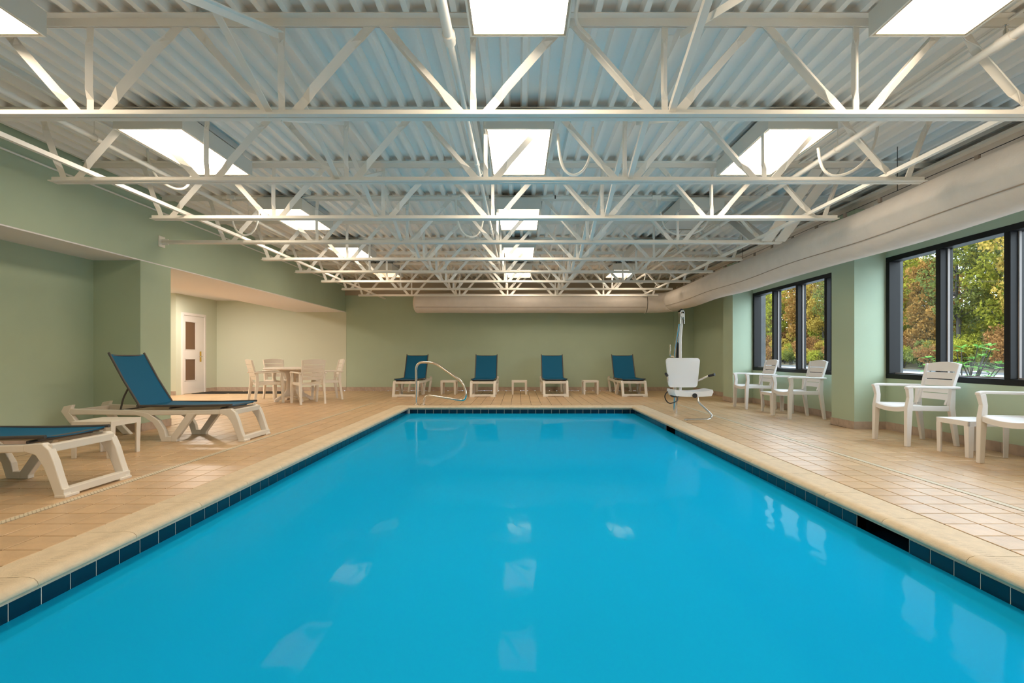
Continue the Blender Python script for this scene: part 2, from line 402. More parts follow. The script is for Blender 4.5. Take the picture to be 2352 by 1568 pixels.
# right wall: sill wall, header, blind end bay, columns
wbox('wall_right', WALL_R, 5.16, WALL_F, 11.45, 0, 0.696)
wbox('wall_right_header', WALL_R, 5.16, WALL_F, 11.45, 2.336, 3.32)
wbox('wall_right_end', WALL_R, 5.25, 11.45, WALL_B, 0, 3.32)
for a, b in COLS: wbox('wall_column', COLX, 5.16, a, b, 0, 3.0)
wbox('trim_2', 4.72, WALL_R, WALL_F, WALL_B-0.03, 2.74, 3.12, m='duct')
wbox('trim_3', 4.64, 4.78, WALL_F, WALL_B-0.03, 3.12, 3.15, m='steel')
for a, b in COLS[1:]:
    struct('wall_outer_pier', MB().box(5.16, 5.36, a+0.16, b-0.04, -0.1, 3.4), M['concrete'])

# ---- roof deck: trapezoidal ribs along Y
rb = MB(); prof = []
x = WALL_L - 0.05; k = 0; p_ = 0.1555
while x < 4.86:
    for dx, z in ((0.0, 0.055), (0.086, 0.055), (0.101, 0.0), (0.140, 0.0)): prof.append((x+dx, DECK_Z+z))
    x += p_
vv = [(a, y, z) for y in (WALL_F, WALL_B) for a, z in prof]; n_ = len(prof)
rb.add(vv, [(i, i+1, n_+i+1, n_+i) for i in range(n_-1)])
ceiling = struct('ceiling', rb, M['deckpaint'])
struct('ceiling_roof', MB().box(-6.5, 5.3, WALL_F-0.1, WALL_B+0.1, 3.325, 3.40), M['dark'])

# ---- baseboard tiles
bt = {}
def base_run(name, p0, p1, nrm, pitch=0.305, h=0.105, t=0.012):
    par = link(name, None); par['kind'] = 'structure'
    p0 = Vector((*p0, 0)); p1 = Vector((*p1, 0)); L = (p1-p0).length; d = (p1-p0).normalized(); s = 0
    while s < L - 0.02:
        e = min(L, s + pitch); ln = round(e - s - 0.003, 3)
        if ln not in bt: bt[ln] = MB().box(0, ln, 0, t, 0.0, h).mesh('base_tile', M['basetile'], bevel=0.002)
        q = p0 + d*s; o = link('base_tile', bt[ln], par, q, math.atan2(d.y, d.x)); s += pitch
    return par
# (direction is chosen so that the local +y side faces into the room)
base_run('baseboard_back', (WALL_R, WALL_B-0.002), (WALL_L+0.03, WALL_B-0.002), None)
base_run('baseboard_side_back', (WALL_L+0.03, WALL_B-0.008), (-8.70, WALL_B-0.008), None)
base_run('baseboard_side', (-8.70, WALL_B-0.03), (-8.70, 14.50), None)
base_run('baseboard_side_return', (-8.70, 13.25), (-9.8, 13.25), None)
for nm, p0, p1 in [('baseboard_alcove', (-5.62, 6.9), (-5.62, WALL_F)), ('baseboard_pier', (WALL_L, 7.5), (WALL_L, 6.9)),
                   ('baseboard_pier_end', (WALL_L, 6.9), (-5.62, 6.9))]:
    base_run(nm, p0, p1, None)
last = WALL_F
for a, b in COLS + [(WALL_B, WALL_B)]:
    base_run('baseboard_right', (WALL_R, last), (WALL_R, a), None)
    if a < WALL_B:
        base_run('baseboard_column', (COLX, a-0.012), (COLX, b+0.012), None, pitch=0.35)
        base_run('baseboard_column_face', (WALL_R, a), (COLX-0.012, a), None, pitch=0.44)
    last = b

# ---- windows
def window(name, y0, y1, panes):
    wnd = link(name, None); wnd['kind'] = 'structure'
    z0, z1 = 0.696, 2.336; fw = 0.065; x0, x1 = 5.005, 5.16
    obj('sill_frame', MB().box(x0, x1, y0, y1, z0, z0+fw), M['black'], wnd, bevel=0.004)
    obj('head_frame', MB().box(x0, x1, y0, y1, z1-fw, z1), M['black'], wnd, bevel=0.004)
    st = (y1-y0)/panes
    for i in range(panes+1):
        yc = y0 + st*i; hw = 0.036
        a, b = max(y0, yc-hw), min(y1, yc+hw)
        if i == 0: b = y0+fw
        if i == panes: a = y1-fw
        mu = obj('mullion', MB().box(x0+0.002, x1, a, b, z0+fw, z1-fw), M['black'], wnd, bevel=0.004)
    for i in range(panes):
        a = y0+st*i+0.036; b = y0+st*(i+1)-0.036
        pn = obj('pane', MB().box(5.118, 5.124, a, b, z0+fw, z1-fw), M['glass'], wnd)
        obj('frame_sheen', MB().box(5.085, 5.11, b-0.016, b, z0+fw, z1-fw), M['framesheen'], pn)  # pale strip added to imitate the reflection on the jamb side
        obj('frame_sheen', MB().box(5.085, 5.11, a, b-0.016, z0+fw, z0+fw+0.014), M['framesheen'], pn)
window('window_1', 3.59, 7.13, 4)
window('window_2', 7.65, 11.19, 4)
window('window_3', -0.45, 3.07, 4)

# ---- side room door
door = link('door_1', None); door['kind'] = 'structure'
DX = -8.70
f = MB().box(DX, DX+0.035, 13.45, 13.52, 0, 2.13).box(DX, DX+0.035, 14.40, 14.47, 0, 2.13).box(DX, DX+0.035, 13.52, 14.40, 2.06, 2.13)
obj('door_frame', f, M['door'], door, bevel=0.004)
lf = MB().box(DX+0.002, DX+0.02, 13.525, 13.575, 0.012, 2.055).box(DX+0.002, DX+0.02, 14.04, 14.395, 0.012, 2.055)
for z0, z1 in ((0.012, 0.34), (0.93, 1.15), (1.91, 2.055)): lf.box(DX+0.002, DX+0.02, 13.575, 14.04, z0, z1)
leaf = obj('door_leaf', lf, M['door'], door)
for z0, z1 in ((0.34, 0.93), (1.15, 1.91)):
    g = obj('door_pane', MB().box(DX+0.003, DX+0.009, 13.575, 14.04, z0, z1), M['doorglass'], door)
    bd = MB()
    for (a, b, c, d) in ((13.575, 14.04, z0, z0+0.02), (13.575, 14.04, z1-0.02, z1), (13.575, 13.595, z0, z1), (14.02, 14.04, z0, z1)): bd.box(DX+0.009, DX+0.024, a, b, c, d)
    obj('pane_bead', bd, M['door'], g)
obj('handle_plate', MB().box(DX+0.02, DX+0.028, 14.20, 14.27, 0.84, 1.12), M['brass'], leaf, bevel=0.002)
obj('lever_handle', MB().tube(smoothpath([(DX+0.028, 14.235, 0.98), (DX+0.08, 14.235, 0.98), (DX+0.08, 14.10, 0.98)], 0.02), 0.010), M['chrome'], leaf, smooth=True)

# ================================================================== OUTSIDE
struct('ground_outside', MB().box(5.25, 28.0, -40, 110, -0.4, -0.10), M['asphalt'])
hb = MB(); xs = np.linspace(28, 75, 24); ys = np.linspace(-40, 130, 60)
hz = lambda x, y: -0.02 + 0.30*max(0, x-28)**0.92 * (0.9+0.12*math.sin(y*0.13)) + 0.10*math.sin(x*1.3+y*0.7)
hb.add([(x, y, hz(x, y)) for y in ys for x in xs], [(j*24+i, j*24+i+1, (j+1)*24+i+1, (j+1)*24+i) for j in range(59) for i in range(23)])
struct('ground_hillside', hb, M['hill'], smooth=True)
struct('ground_kerb', MB().box(27.85, 28.0, -40, 110, -0.1, 0.03), M['concrete'])

def leafcloud(n, centers, radii, size, flat=0.85):
    V = np.zeros((n, 4, 3)); idx = RNG.integers(0, len(centers), n)
    d = RNG.normal(size=(n, 3)); d /= np.linalg.norm(d, axis=1)[:, None]
    rr = RNG.uniform(0.45, 1.0, n)**0.6
    pos = centers[idx] + d * rr[:, None] * radii[idx][:, None] * np.array([1, 1, flat])
    a = RNG.normal(size=(n, 3)); a /= np.linalg.norm(a, axis=1)[:, None]
    b = np.cross(a, RNG.normal(size=(n, 3))); b /= np.linalg.norm(b, axis=1)[:, None]
    s = size * RNG.uniform(0.6, 1.3, n)
    V[:, 0] = pos - a*s[:, None]; V[:, 1] = pos + b*s[:, None]*0.55; V[:, 2] = pos + a*s[:, None]; V[:, 3] = pos - b*s[:, None]*0.55
    return V.reshape(-1, 3)
def cloudmesh(name, V, m):
    me = bpy.data.meshes.new(name); n = len(V)//4
    me.from_pydata(V.tolist(), [], [(4*i, 4*i+1, 4*i+2, 4*i+3) for i in range(n)]); me.materials.append(m); return me
def make_tree(h, crown_r, m, label, n=5200, leafs=0.105, base=0.22):
    t = thing('tree', label, 'tree', group='trees on the slope outside the windows')
    tk = MB(); pts = [(0, 0, -0.6)]; xx = yy = 0
    for i in range(1, 9):
        xx += random.uniform(-0.12, 0.12); yy += random.uniform(-0.12, 0.12); pts.append((xx, yy, h*0.95*i/8))
    tk.tube(pts, [0.13*h/10*(1-0.85*i/8) for i in range(9)], 7)
    cs, rs = [], []
    nb = 26
    for k in range(nb):
        z = h*(base + (0.97-base)*(k+0.5)/nb); a = k*2.4 + random.uniform(-0.5, 0.5)
        rad = crown_r*math.sin(PI*min(1, max(0.08, (z/h-base+0.12)/(1.12-base))))**0.8*random.uniform(0.55, 1.0)
        i = min(7, int(z/(h*0.95)*8)); p = Vector(pts[i]); e = Vector((rad*math.cos(a), rad*math.sin(a), z + rad*0.25))
        tk.tube([p, p.lerp(e, 0.5)+Vector((0, 0, -0.1)), e], [0.045*h/10, 0.03*h/10, 0.012], 5)
        for q in (0.55, 1.0):
            c = p.lerp(e, q); cs.append(c); rs.append(crown_r*random.uniform(0.20, 0.36))
    obj('trunk', tk, M['bark'], t, smooth=True)
    link('foliage', cloudmesh('foliage', leafcloud(n, np.array([tuple(c) for c in cs]), np.array(rs), leafs), m), t)
    return t
def make_shrub(m, label, r=1.1, n=2400, leafs=0.07):
    t = thing('shrub', label, 'shrub', group='shrubs along the kerb outside the windows')
    st = MB(); cs, rs = [], []
    for k in range(11):
        a = k*2.4; q = r*random.uniform(0.15, 0.75); z = r*random.uniform(0.35, 1.3)
        st.tube([(0, 0, -0.3), (q*0.4*math.cos(a), q*0.4*math.sin(a), z*0.5), (q*math.cos(a), q*math.sin(a), z)], [0.022, 0.016, 0.006], 5)
        cs.append((q*math.cos(a), q*math.sin(a), z)); rs.append(r*random.uniform(0.3, 0.5))
    obj('stems', st, M['bark'], t, smooth=True)
    link('foliage', cloudmesh('foliage', leafcloud(n, np.array(cs), np.array(rs), leafs), m), t)
    return t
tdefs = [(11.0, 2.5, 0, 'tall tree with yellow-green leaves on the slope outside the windows'),
         (9.5, 2.4, 1, 'tree with golden leaves on the slope outside the windows'),
         (8.0, 2.2, 2, 'tree with orange autumn leaves on the slope outside the windows'),
         (12.0, 2.8, 3, 'tall tree with dull olive leaves on the slope outside the windows'),
         (10.0, 2.2, 4, 'tree with sparse russet leaves on the slope outside the windows')]
protos = [make_tree(h, r, LEAF[i], lab, n=(10500 if i != 4 else 6500)) for h, r, i, lab in tdefs]
spots = []
yy = 14.0; seq = [0, 3, 1, 2, 0, 4, 1, 0, 3, 2, 0, 1, 4]; k = 0
while yy < 82:
    spots.append((31.5 + random.uniform(-1.2, 1.6), yy, seq[k % 13])); yy += random.uniform(2.3, 3.4); k += 1
yy = 16.0
while yy < 100:
    spots.append((39.0 + random.uniform(-1.8, 2.0), yy, seq[(k*3+1) % 13])); yy += random.uniform(3.2, 4.4); k += 1
yy = 20.0
while yy < 120:
    spots.append((49.0 + random.uniform(-2, 3), yy, seq[(k*5+2) % 13])); yy += random.uniform(5.5, 7.0); k += 1
first = [True]*5
for (x, y, i) in spots:
    o = protos[i] if first[i] else dup(protos[i], (0, 0, 0)); first[i] = False
    o.location = (x, y, hz(x, y)); o.rotation_euler = (0, 0, random.uniform(0, 6.28))
    s = random.uniform(0.8, 1.15); o.scale = (s, s, s*random.uniform(0.9, 1.1))
sdefs = [(3, 'low olive shrub by the kerb outside the windows'), (4, 'low russet shrub by the kerb outside the windows'),
         (1, 'low golden shrub by the kerb outside the windows'), (0, 'low yellow-green shrub by the kerb outside the windows')]
sp = [make_shrub(LEAF[i], lab) for i, lab in sdefs]; first = [True]*4; k = 0
for row, (x0, st, s0) in enumerate(((28.9, 1.35, 0.95), (30.6, 1.8, 1.25), (33.2, 2.4, 1.5), (36.5, 3.0, 1.8))):
    yy = 20.0
    while yy < 78:
        i = (k*7 + row) % 4; k += 1
        o = sp[i] if first[i] else dup(sp[i], (0, 0, 0)); first[i] = False
        x = x0 + random.uniform(-0.4, 0.4); o.location = (x, yy, hz(x, yy)); o.rotation_euler = (0, 0, random.uniform(0, 6.28))
        s = s0*random.uniform(0.8, 1.2); o.scale = (s, s, s); yy += st*random.uniform(0.8, 1.3)
# rhododendron bushes close outside the near window
def make_rhodo(label, loc, spread, hgt, nst):
    t = thing('rhododendron_bush', label, 'bush', loc, group=None); st = MB(); lv = MB()
    for k in range(nst):
        a = k*2.4; q = spread*random.uniform(0.2, 1.0); z = hgt*random.uniform(0.55, 1.0)
        e = Vector((q*math.cos(a), q*math.sin(a), z))
        st.tube([(0, 0, 0), (e.x*0.45, e.y*0.45, z*0.55), e], [0.016, 0.011, 0.006], 5)
        for j in range(9):
            b = j*2*PI/9 + random.uniform(-0.2, 0.2); ln = random.uniform(0.10, 0.15); wd = ln*0.17
            d = Vector((math.cos(b), math.sin(b), random.uniform(-0.1, 0.6))).normalized(); s = Vector((-math.sin(b), math.cos(b), 0))
            p = [e, e+d*ln*0.35+s*wd, e+d*ln*0.75+s*wd*0.9+Vector((0,0,-0.008)), e+d*ln+Vector((0,0,-0.02)), e+d*ln*0.75-s*wd*0.9+Vector((0,0,-0.008)), e+d*ln*0.35-s*wd]
            lv.quad(*p)
    obj('stems', st, M['bark'], t, smooth=True); obj('foliage', lv, LEAF_RHODO, t)
make_rhodo('green rhododendron bush with whorled leaves just outside the window frame', (7.0, 8.25, -0.1), 0.62, 1.28, 26)
make_rhodo('small low rhododendron bush outside the window beside the larger bush', (6.3, 7.0, -0.1), 0.45, 1.02, 14)

# ================================================================== POOL
pool = thing('swimming_pool', 'long rectangular indoor swimming pool with rounded coping and dark waterline tiles', 'pool')
PD = -1.35
TP = 0.1559
SK = [(YF-TP*47, YF-TP*44), (YF-TP*18, YF-TP*15)]
sh = MB(); e1 = 0.0015
x0, x1, y0, y1 = XL-e1, XR+e1, YN-e1, YF+0.0062
zt = -0.218; zs = -0.16
sh.quad((x0, y0, PD), (x1, y0, PD), (x1, y1, PD), (x0, y1, PD))
sh.quad((x0, y0, zs), (x0, y1, zs), (x0, y1, PD), (x0, y0, PD))
sh.quad((x0, y1, zs), (x1, y1, zs), (x1, y1, PD), (x0, y1, PD))
sh.quad((x0, y0, zs), (x1, y0, zs), (x1, y0, PD), (x0, y0, PD))
sh.quad((x1, y0, -0.25), (x1, y1, -0.25), (x1, y1, PD), (x1, y0, PD))
yc_ = [y0] + [v for q in SK for v in q] + [y1]
for i in range(0, 6, 2): sh.quad((x1, yc_[i], zs), (x1, yc_[i+1], zs), (x1, yc_[i+1], -0.25), (x1, yc_[i], -0.25))
obj('pool_shell', sh, M['plaster'], pool)
gb = MB()     # grout band behind the waterline tiles
e = 0.006
gb.box(XL-0.06, XL+0.003, YN-0.06, YF+0.06, zt-0.002, -0.05).box(XL-0.06, XR+0.06, YF+0.003, YF+0.06, zt-0.002, -0.05).box(XL-0.06, XR+0.06, YN-0.06, YN-e, zt-0.002, -0.05)
ycut = [YN-0.06] + [v for s in SK for v in s] + [YF+0.06]
for i in range(0, len(ycut), 2): gb.box(XR-0.003, XR+0.06, ycut[i], ycut[i+1], zt-0.002, -0.05)
obj('tile_backing', gb, M['poolgrout'], pool)
TP = 0.1559; th = 0.1502
wt = MB().box(0, th, 0, 0.0055, -th, 0).mesh('waterline_tile', M['pooltile'], bevel=0.0012)
def wtile(x, y, rz): link('waterline_tile', wt, pool, (x, y, -0.062), rz)
y = YF - TP
while y > YN - 0.01: wtile(XL, y+0.0017+th, -PI/2) ; y -= TP         # left (local y points into wall = -x)
y = YF - TP
while y > YN - 0.01:
    if not any(a < y+TP/2 < b for a, b in SK): wtile(XR, y+0.0017, PI/2)
    y -= TP
x = XL + 0.035
while x < XR - 0.05: wtile(x+0.0017, YF+0.0055 if False else YF, 0); x += TP
for ob in [o for o in pool.children if o.name.startswith('waterline_tile')]:
    pass
# skimmer mouths
for a, b in SK:
    s = MB().box(XR+0.30, XR+0.32, a, b, -0.25, -0.055).box(XR, XR+0.32, a-0.01, b+0.01, -0.27, -0.25).box(XR, XR+0.32, a-0.01, a, -0.25, -0.055).box(XR, XR+0.32, b, b+0.01, -0.25, -0.055).box(XR, XR+0.32, a, b, -0.055, -0.045)
    sk = obj('skimmer', s, M['dark'], pool)
    obj('skimmer_ramp', MB().add([(XR+0.01, a, -0.20), (XR+0.01, b, -0.20), (XR+0.30, b, -0.12), (XR+0.30, a, -0.12)], [(0, 1, 2, 3)]), M['pooltile'], sk)
# coping: profile (distance into the pool, z)
CP = [(-0.26, -0.05), (-0.26, 0.0), (-0.085, 0.001), (-0.045, 0.004), (-0.012, 0.003), (0.012, -0.004), (0.026, -0.017), (0.030, -0.030), (0.024, -0.040), (0.010, -0.046), (0.004, -0.0465), (0.004, -0.060), (-0.05, -0.060)]
cp_cache = {}
def coping(p0, d, inn, L, unit=0.608, start=0.0):
    s = start
    d = Vector((*d, 0)); inn = Vector((*inn, 0)); p0 = Vector((*p0, 0)); s0 = 0.0; nxt = start if start > 0 else unit
    while s0 < L - 0.02:
        e0 = min(L, nxt); ln = round(e0 - s0 - 0.003, 3)
        if ln not in cp_cache:
            cp_cache[ln] = MB().loft([[(t, a, z) for a, z in CP] for t in (0.0, ln)]).mesh('coping_stone', M['coping'], smooth=True, angle=50)
        o = link('coping_stone', cp_cache[ln], pool, p0 + d*s0)
        o.rotation_euler = (0, 0, math.atan2(d.y, d.x))
        if inn.cross(d).z > 0: o.scale = (1, -1, 1)
        s0 = e0; nxt += unit
coping((XL, YN-0.26), (0, 1), (1, 0), YF-YN+0.26+0.0, start=0.15)
coping((XR, YN-0.26), (0, 1), (-1, 0), YF-YN+0.26+0.0, start=0.40)
coping((XL-0.26, YF), (1, 0), (0, -1), XR-XL+0.52, start=0.45)
coping((XL, YN), (1, 0), (0, 1), XR-XL)
# corner steps below the handrail
for r, z in ((1.05, -0.45), (0.70, -0.72)):
    pass
wtr = MB(); wtr.quad((XL, YN, WATER_Z), (XR, YN, WATER_Z), (XR, YF, WATER_Z), (XL, YF, WATER_Z))
tag(obj('pool_water', wtr, M['water']), 'clear turquoise water filling the swimming pool', 'water')

# ================================================================== ROOF JOISTS
def vbar(p0, p1, wd, th_=0.006):
    """crimped steel angle: folded flat at both ends, opened to an L between"""
    p0 = Vector(p0); p1 = Vector(p1); t = (p1-p0).normalized(); u = t.cross(Vector((0, 1, 0))).normalized(); v = Vector((0, 1, 0))
    L = (p1-p0).length; rings = []
    for q, ang in ((0.0, 8), (0.16, 8), (0.26, 42), (0.74, 42), (0.84, 8), (1.0, 8)):
        a = math.radians(ang); c, s = math.cos(a)*wd, math.sin(a)*wd; o = -c/2; tt = th_
        pr = [(o, 0), (o+c, -s), (o+c+tt*math.sin(a), -s+tt), (o+tt*1.4, 0.0+0.0), (o+c+tt*math.sin(a), s-tt), (o+c, s)]
        pr[3] = (o + tt*1.5, 0)
        rings.append([p0 + t*L*q + u*a_ + v*b_ for a_, b_ in pr])
    return MB().loft(rings)
BN = [-4.08 + 1.26*i for i in range(7)]      # bottom chord nodes
JM = {}
def chord(x0, x1, z, leg, up, gap=0.012):
    mb_ = MB(); t = 0.007
    for s in (-1, 1):
        a = s*gap/2
        pr = [(a, 0), (a+s*leg, 0), (a+s*leg, t*up), (a+s*t, t*up), (a+s*t, leg*up), (a, leg*up)]
        mb_.loft([[(x, y, z+zz) for y, zz in pr] for x in (x0, x1)])
    return mb_
TOPZ = DECK_Z
JM['top'] = chord(-4.98, 4.80, TOPZ-0.001, 0.058, -1).mesh('top_chord', M['steel'])
JM['bot'] = chord(-4.22, 3.66, CHORD_Z, 0.047, 1).mesh('bottom_chord', M['steel'])
JM['botlong'] = chord(-4.97, 3.66, CHORD_Z, 0.047, 1).mesh('bottom_chord', M['steel'])
zb, ztp = CHORD_Z+0.02, TOPZ-0.035
JM['diag'] = []
for i, x in enumerate(BN):
    if i < 6:
        tx = x + 0.63
        JM['diag'].append(vbar((x+0.075, 0, zb), (tx-0.03, 0, ztp), 0.058).mesh('diagonal', M['steel']))
        JM['diag'].append(vbar((x+1.26-0.075, 0, zb), (tx+0.03, 0, ztp), 0.058).mesh('diagonal', M['steel']))
JM['diag'].append(vbar((BN[0]-0.03, 0, zb), (-4.32, 0, ztp), 0.05).mesh('diagonal', M['steel']))
JM['diag'].append(vbar((BN[6]+0.03, 0, zb), (3.74, 0, ztp), 0.05).mesh('diagonal', M['steel']))
JM['vert'] = [vbar((x, 0, zb), (x, 0, ztp), 0.042).mesh('vertical', M['steel']) for x in BN[1:6]]
JM['seat'] = MB().box(4.66, 4.80, -0.06, 0.06, 3.151, 3.163).box(4.66, 4.80, -0.006, 0.006, 3.163, 3.22).mesh('bearing_seat', M['steel'])
JY = {}
ORD = ['first', 'second', 'third', 'fourth', 'fifth', 'sixth', 'seventh', 'eighth', 'ninth', 'tenth', 'eleventh', 'twelfth']
for k in range(-3, 9):
    yj = J0Y + JS*k; JY[k] = yj
    nm = 'white open-web steel roof joist, %s counting from the back wall' % ORD[8-k]
    if k == 3: nm = 'white open-web roof joist, sixth from the back wall, its bottom chord reaching the green wall'
    j = thing('roof_joist', nm, 'joist', (0, yj, 0), group='roof joists')
    link('top_chord', JM['top'], j); link('bottom_chord', JM['botlong' if k == 3 else 'bot'], j)
    for m_ in JM['diag']: link('diagonal', m_, j)
    for m_ in JM['vert']: link('vertical', m_, j)
    link('bearing_seat', JM['seat'], j)
    if k == 3: obj('wall_bracket', MB().box(-5.0, -4.985, -0.06, 0.06, CHORD_Z-0.05, CHORD_Z+0.1).box(-4.985, -4.90, -0.012, 0.012, CHORD_Z-0.02, CHORD_Z+0.06), M['steel'], j)
# bridging
for x, lab in ((-3.82, 'long horizontal bridging angle on the joists nearest the green side wall'), (3.32, 'long horizontal bridging angle on the joists nearest the fabric duct')):
    o = MB().ell((x, WALL_F+0.05, CHORD_Z+0.052), (x, WALL_B-0.06, CHORD_Z+0.052), 0.036, 0.005, sx=-1 if x > 0 else 1)
    tag(obj('bridging_angle', o, M['steel']), lab, 'brace')
xb = {}
for side, x in (('handrail', -1.62), ('pool lift', 1.02)):
    for k in range(-2, 8):
        for up in (0, 1):
            a, b = JY[k], JY[k+1]
            z0, z1 = (CHORD_Z+0.03, TOPZ-0.10) if up else (TOPZ-0.10, CHORD_Z+0.03)
            key = up
            if key not in xb:
                dx = 0.027 if up else -0.027
                xb[key] = MB().ell((dx, 0.02, z0), (dx, JS-0.02, z1), 0.042, 0.005, up=(1, 0, 0), sx=-1 if up else 1).mesh('cross_bridging', M['steel'])
            o = link('cross_bridging', xb[key], None, (x + (0.01 if up else -0.01), a, 0))
            tag(o, 'diagonal bridging, %s side, %s joist gap from the back wall, %s toward that wall' % (side, ORD[7-k], 'rising' if up else 'falling'), 'brace', 'cross bridging on the %s side' % side)
# kicker braces at the bracketed joist
for (p0, p1, lab) in (((3.52, JY[3]-0.07, CHORD_Z+0.02), (3.60, JY[2]+0.12, 3.20), 'broad double-plate kicker brace rising from the joist end beside the duct'),
                      ((3.46, JY[3]+0.07, CHORD_Z+0.02), (3.50, JY[4]-0.12, 3.20), 'broad single channel brace rising behind the double-plate brace')):
    t = thing('kicker_brace', lab, 'brace')
    if 'double' in lab:
        for s in (-1, 1):
            obj('plate', MB().rect((p0[0]+s*0.092, p0[1], p0[2]), (p1[0]+s*0.092, p1[1], p1[2]), 0.15, 0.02), M['steel'], t, bevel=0.003)
    else:
        mb_ = MB().rect(p0, p1, 0.14, 0.008)
        obj('channel', mb_, M['steel'], t)
        q = Vector((0.07, 0, 0)); obj('flange', MB().rect(Vector(p0)+q, Vector(p1)+q, 0.008, 0.10), M['steel'], t)
    obj('foot_plate', MB().box(p0[0]-0.12, p0[0]+0.12, min(p0[1], JY[3]), max(p0[1], JY[3])+0.0, CHORD_Z+0.002, CHORD_Z+0.012), M['steel'], t)

# ================================================================== CEILING LIGHTS
LW, LL, LZ0, LZ1 = 0.61, 1.21, 3.0, 3.155
hm = MB()
hm.add([(sx*LW/2, sy*LL/2, z) for z in (LZ0, LZ1) for sx, sy in ((-1,-1),(1,-1),(1,1),(-1,1))], [(4,5,6,7)] + [(i, (i+1)%4, 4+(i+1)%4, 4+i) for i in range(4)])
ti = 0.012
hm.add([(sx*(LW/2-q), sy*(LL/2-q), LZ0) for q in (0, ti) for sx, sy in ((-1,-1),(1,-1),(1,1),(-1,1))], [(i, (i+1)%4, 4+(i+1)%4, 4+i) for i in range(4)])
hm.add([(sx*(LW/2-ti), sy*(LL/2-ti), z) for z in (LZ0, LZ1) for sx, sy in ((-1,-1),(1,-1),(1,1),(-1,1))], [(4,5,6,7)] + [(i, (i+1)%4, 4+(i+1)%4, 4+i) for i in range(4)])
HOUS = hm.mesh('housing', M['housing'])
a_, b_ = LW/2-ti, LL/2-ti
rm = MB()
for (x0, x1, y0, y1) in ((-a_, a_, -b_, -b_+0.014), (-a_, a_, b_-0.014, b_), (-a_, -a_+0.014, -b_+0.014, b_-0.014), (a_-0.014, a_, -b_+0.014, b_-0.014)): rm.box(x0, x1, y0, y1, LZ0+0.003, LZ0+0.012)
RIM = rm.mesh('lens_rim', M['lensrim'])
lens = {}
for kk in ('lens', 'lensdim', 'lensoff'):
    lens[kk] = MB().quad((-a_+0.012, -b_+0.012, LZ0+0.014), (-a_+0.012, b_-0.012, LZ0+0.014), (a_-0.012, b_-0.012, LZ0+0.014), (a_-0.012, -b_+0.012, LZ0+0.014)).mesh('diffuser', M[kk])
for row in range(-1, 5):
    yc = 2.07 + 2.53*row + LL/2
    for cx, cname in ((-3.27, 'green wall'), (0.0, 'middle'), (2.50, 'duct')):
        st = 'lens'
        if cx > 1 and row in (2, 3): st = 'lensoff'
        if cx < -1 and row == 4: st = 'lensdim'
        if st == 'lensoff': lab, grp = 'unlit rectangular ceiling light, duct side row, %s fixture from the back wall' % ORD[4-row], 'unlit ceiling lights'
        elif st == 'lensdim': lab, grp = 'dim orange ceiling light hung at the far end near the green wall', None
        else: lab, grp = 'lit rectangular ceiling light, %s row, %s fixture from the back wall' % ({'green wall': 'green wall side', 'middle': 'middle', 'duct': 'duct side'}[cname], ORD[4-row]), 'lit ceiling lights, %s row' % cname
        L = thing('ceiling_light', lab, 'ceiling light', (cx, yc, 0), group=grp)
        link('housing', HOUS, L); link('lens_rim', RIM, L); link('diffuser', lens[st], L)
# recessed lamps of the side room
for (x, y) in ((-7.6, 9.6), (-7.6, 12.6)):
    L = thing('recessed_light', 'square recessed ceiling light in the side room ceiling', 'ceiling light', (x, y, 2.575), group='side room ceiling lights')
    obj('diffuser', MB().quad((-.28, -.28, .002), (-.28, .28, .002), (.28, .28, .002), (.28, -.28, .002)), M['downlight'], L)
    rr = MB()
    for (x0, x1, y0, y1) in ((-.3, .3, -.3, -.28), (-.3, .3, .28, .3), (-.3, -.28, -.28, .28), (.28, .3, -.28, .28)): rr.box(x0, x1, y0, y1, -0.005, 0.0145)
    obj('trim_ring', rr, M['housing'], L)

# ================================================================== PIPES AND CONDUITS
def hanger(par, x, y, z, zt_=DECK_Z):
    obj('hanger_rod', MB().tube([(x, y, z+0.03), (x, y, zt_)], 0.005, 6), M['steel'], par)
    obj('hanger_ring', MB().tube([(x+0.036*math.cos(a), y, z+0.036*math.sin(a)) for a in np.linspace(0, 2*PI, 13)], 0.004, 6), M['steel'], par, smooth=True)
p = thing('sprinkler_pipe', 'white sprinkler pipe with couplings running beside the middle row of lights', 'pipe')
obj('pipe', MB().tube([(-0.43, WALL_F, 2.96), (-0.43, 3.20, 2.96)], 0.031, 14), M['steel'], p, smooth=True)
obj('coupling', MB().lathe([(0.031, 0), (0.040, 0.005), (0.040, 0.06), (0.036, 0.075), (0.036, 0.10), (0.024, 0.11)], n=14), M['steel'], p, smooth=True).matrix_local = Matrix.Translation((-0.43, 3.17, 2.96)) @ Matrix.Rotation(-PI/2, 4, 'X')
obj('pipe', MB().tube([(-0.43, 3.25, 2.96), (-0.43, 12.3, 2.96)], 0.021, 12), M['steel'], p, smooth=True)
for y in (5.3, 8.0, 10.6):
    obj('coupling', MB().tube([(-0.43, y, 2.96), (-0.43, y+0.07, 2.96)], 0.027, 12), M['steel'], p, smooth=True); hanger(p, -0.43, y+0.3, 2.96)
p = thing('sprinkler_pipe', 'white sprinkler pipe on hanger rods along the green wall side', 'pipe')
obj('pipe', MB().tube([(-3.86, WALL_F, 2.98), (-3.86, 13.5, 2.98)], 0.024, 12), M['steel'], p, smooth=True)
for y in (2.6, 4.75, 7.45, 9.3, 11.9): hanger(p, -3.86, y, 2.98)
p = thing('sprinkler_pipe', 'white sprinkler pipe with heads running along the duct side', 'pipe')
obj('pipe', MB().tube([(3.02, WALL_F, 2.96), (3.02, 13.5, 2.96)], 0.026, 12), M['steel'], p, smooth=True)
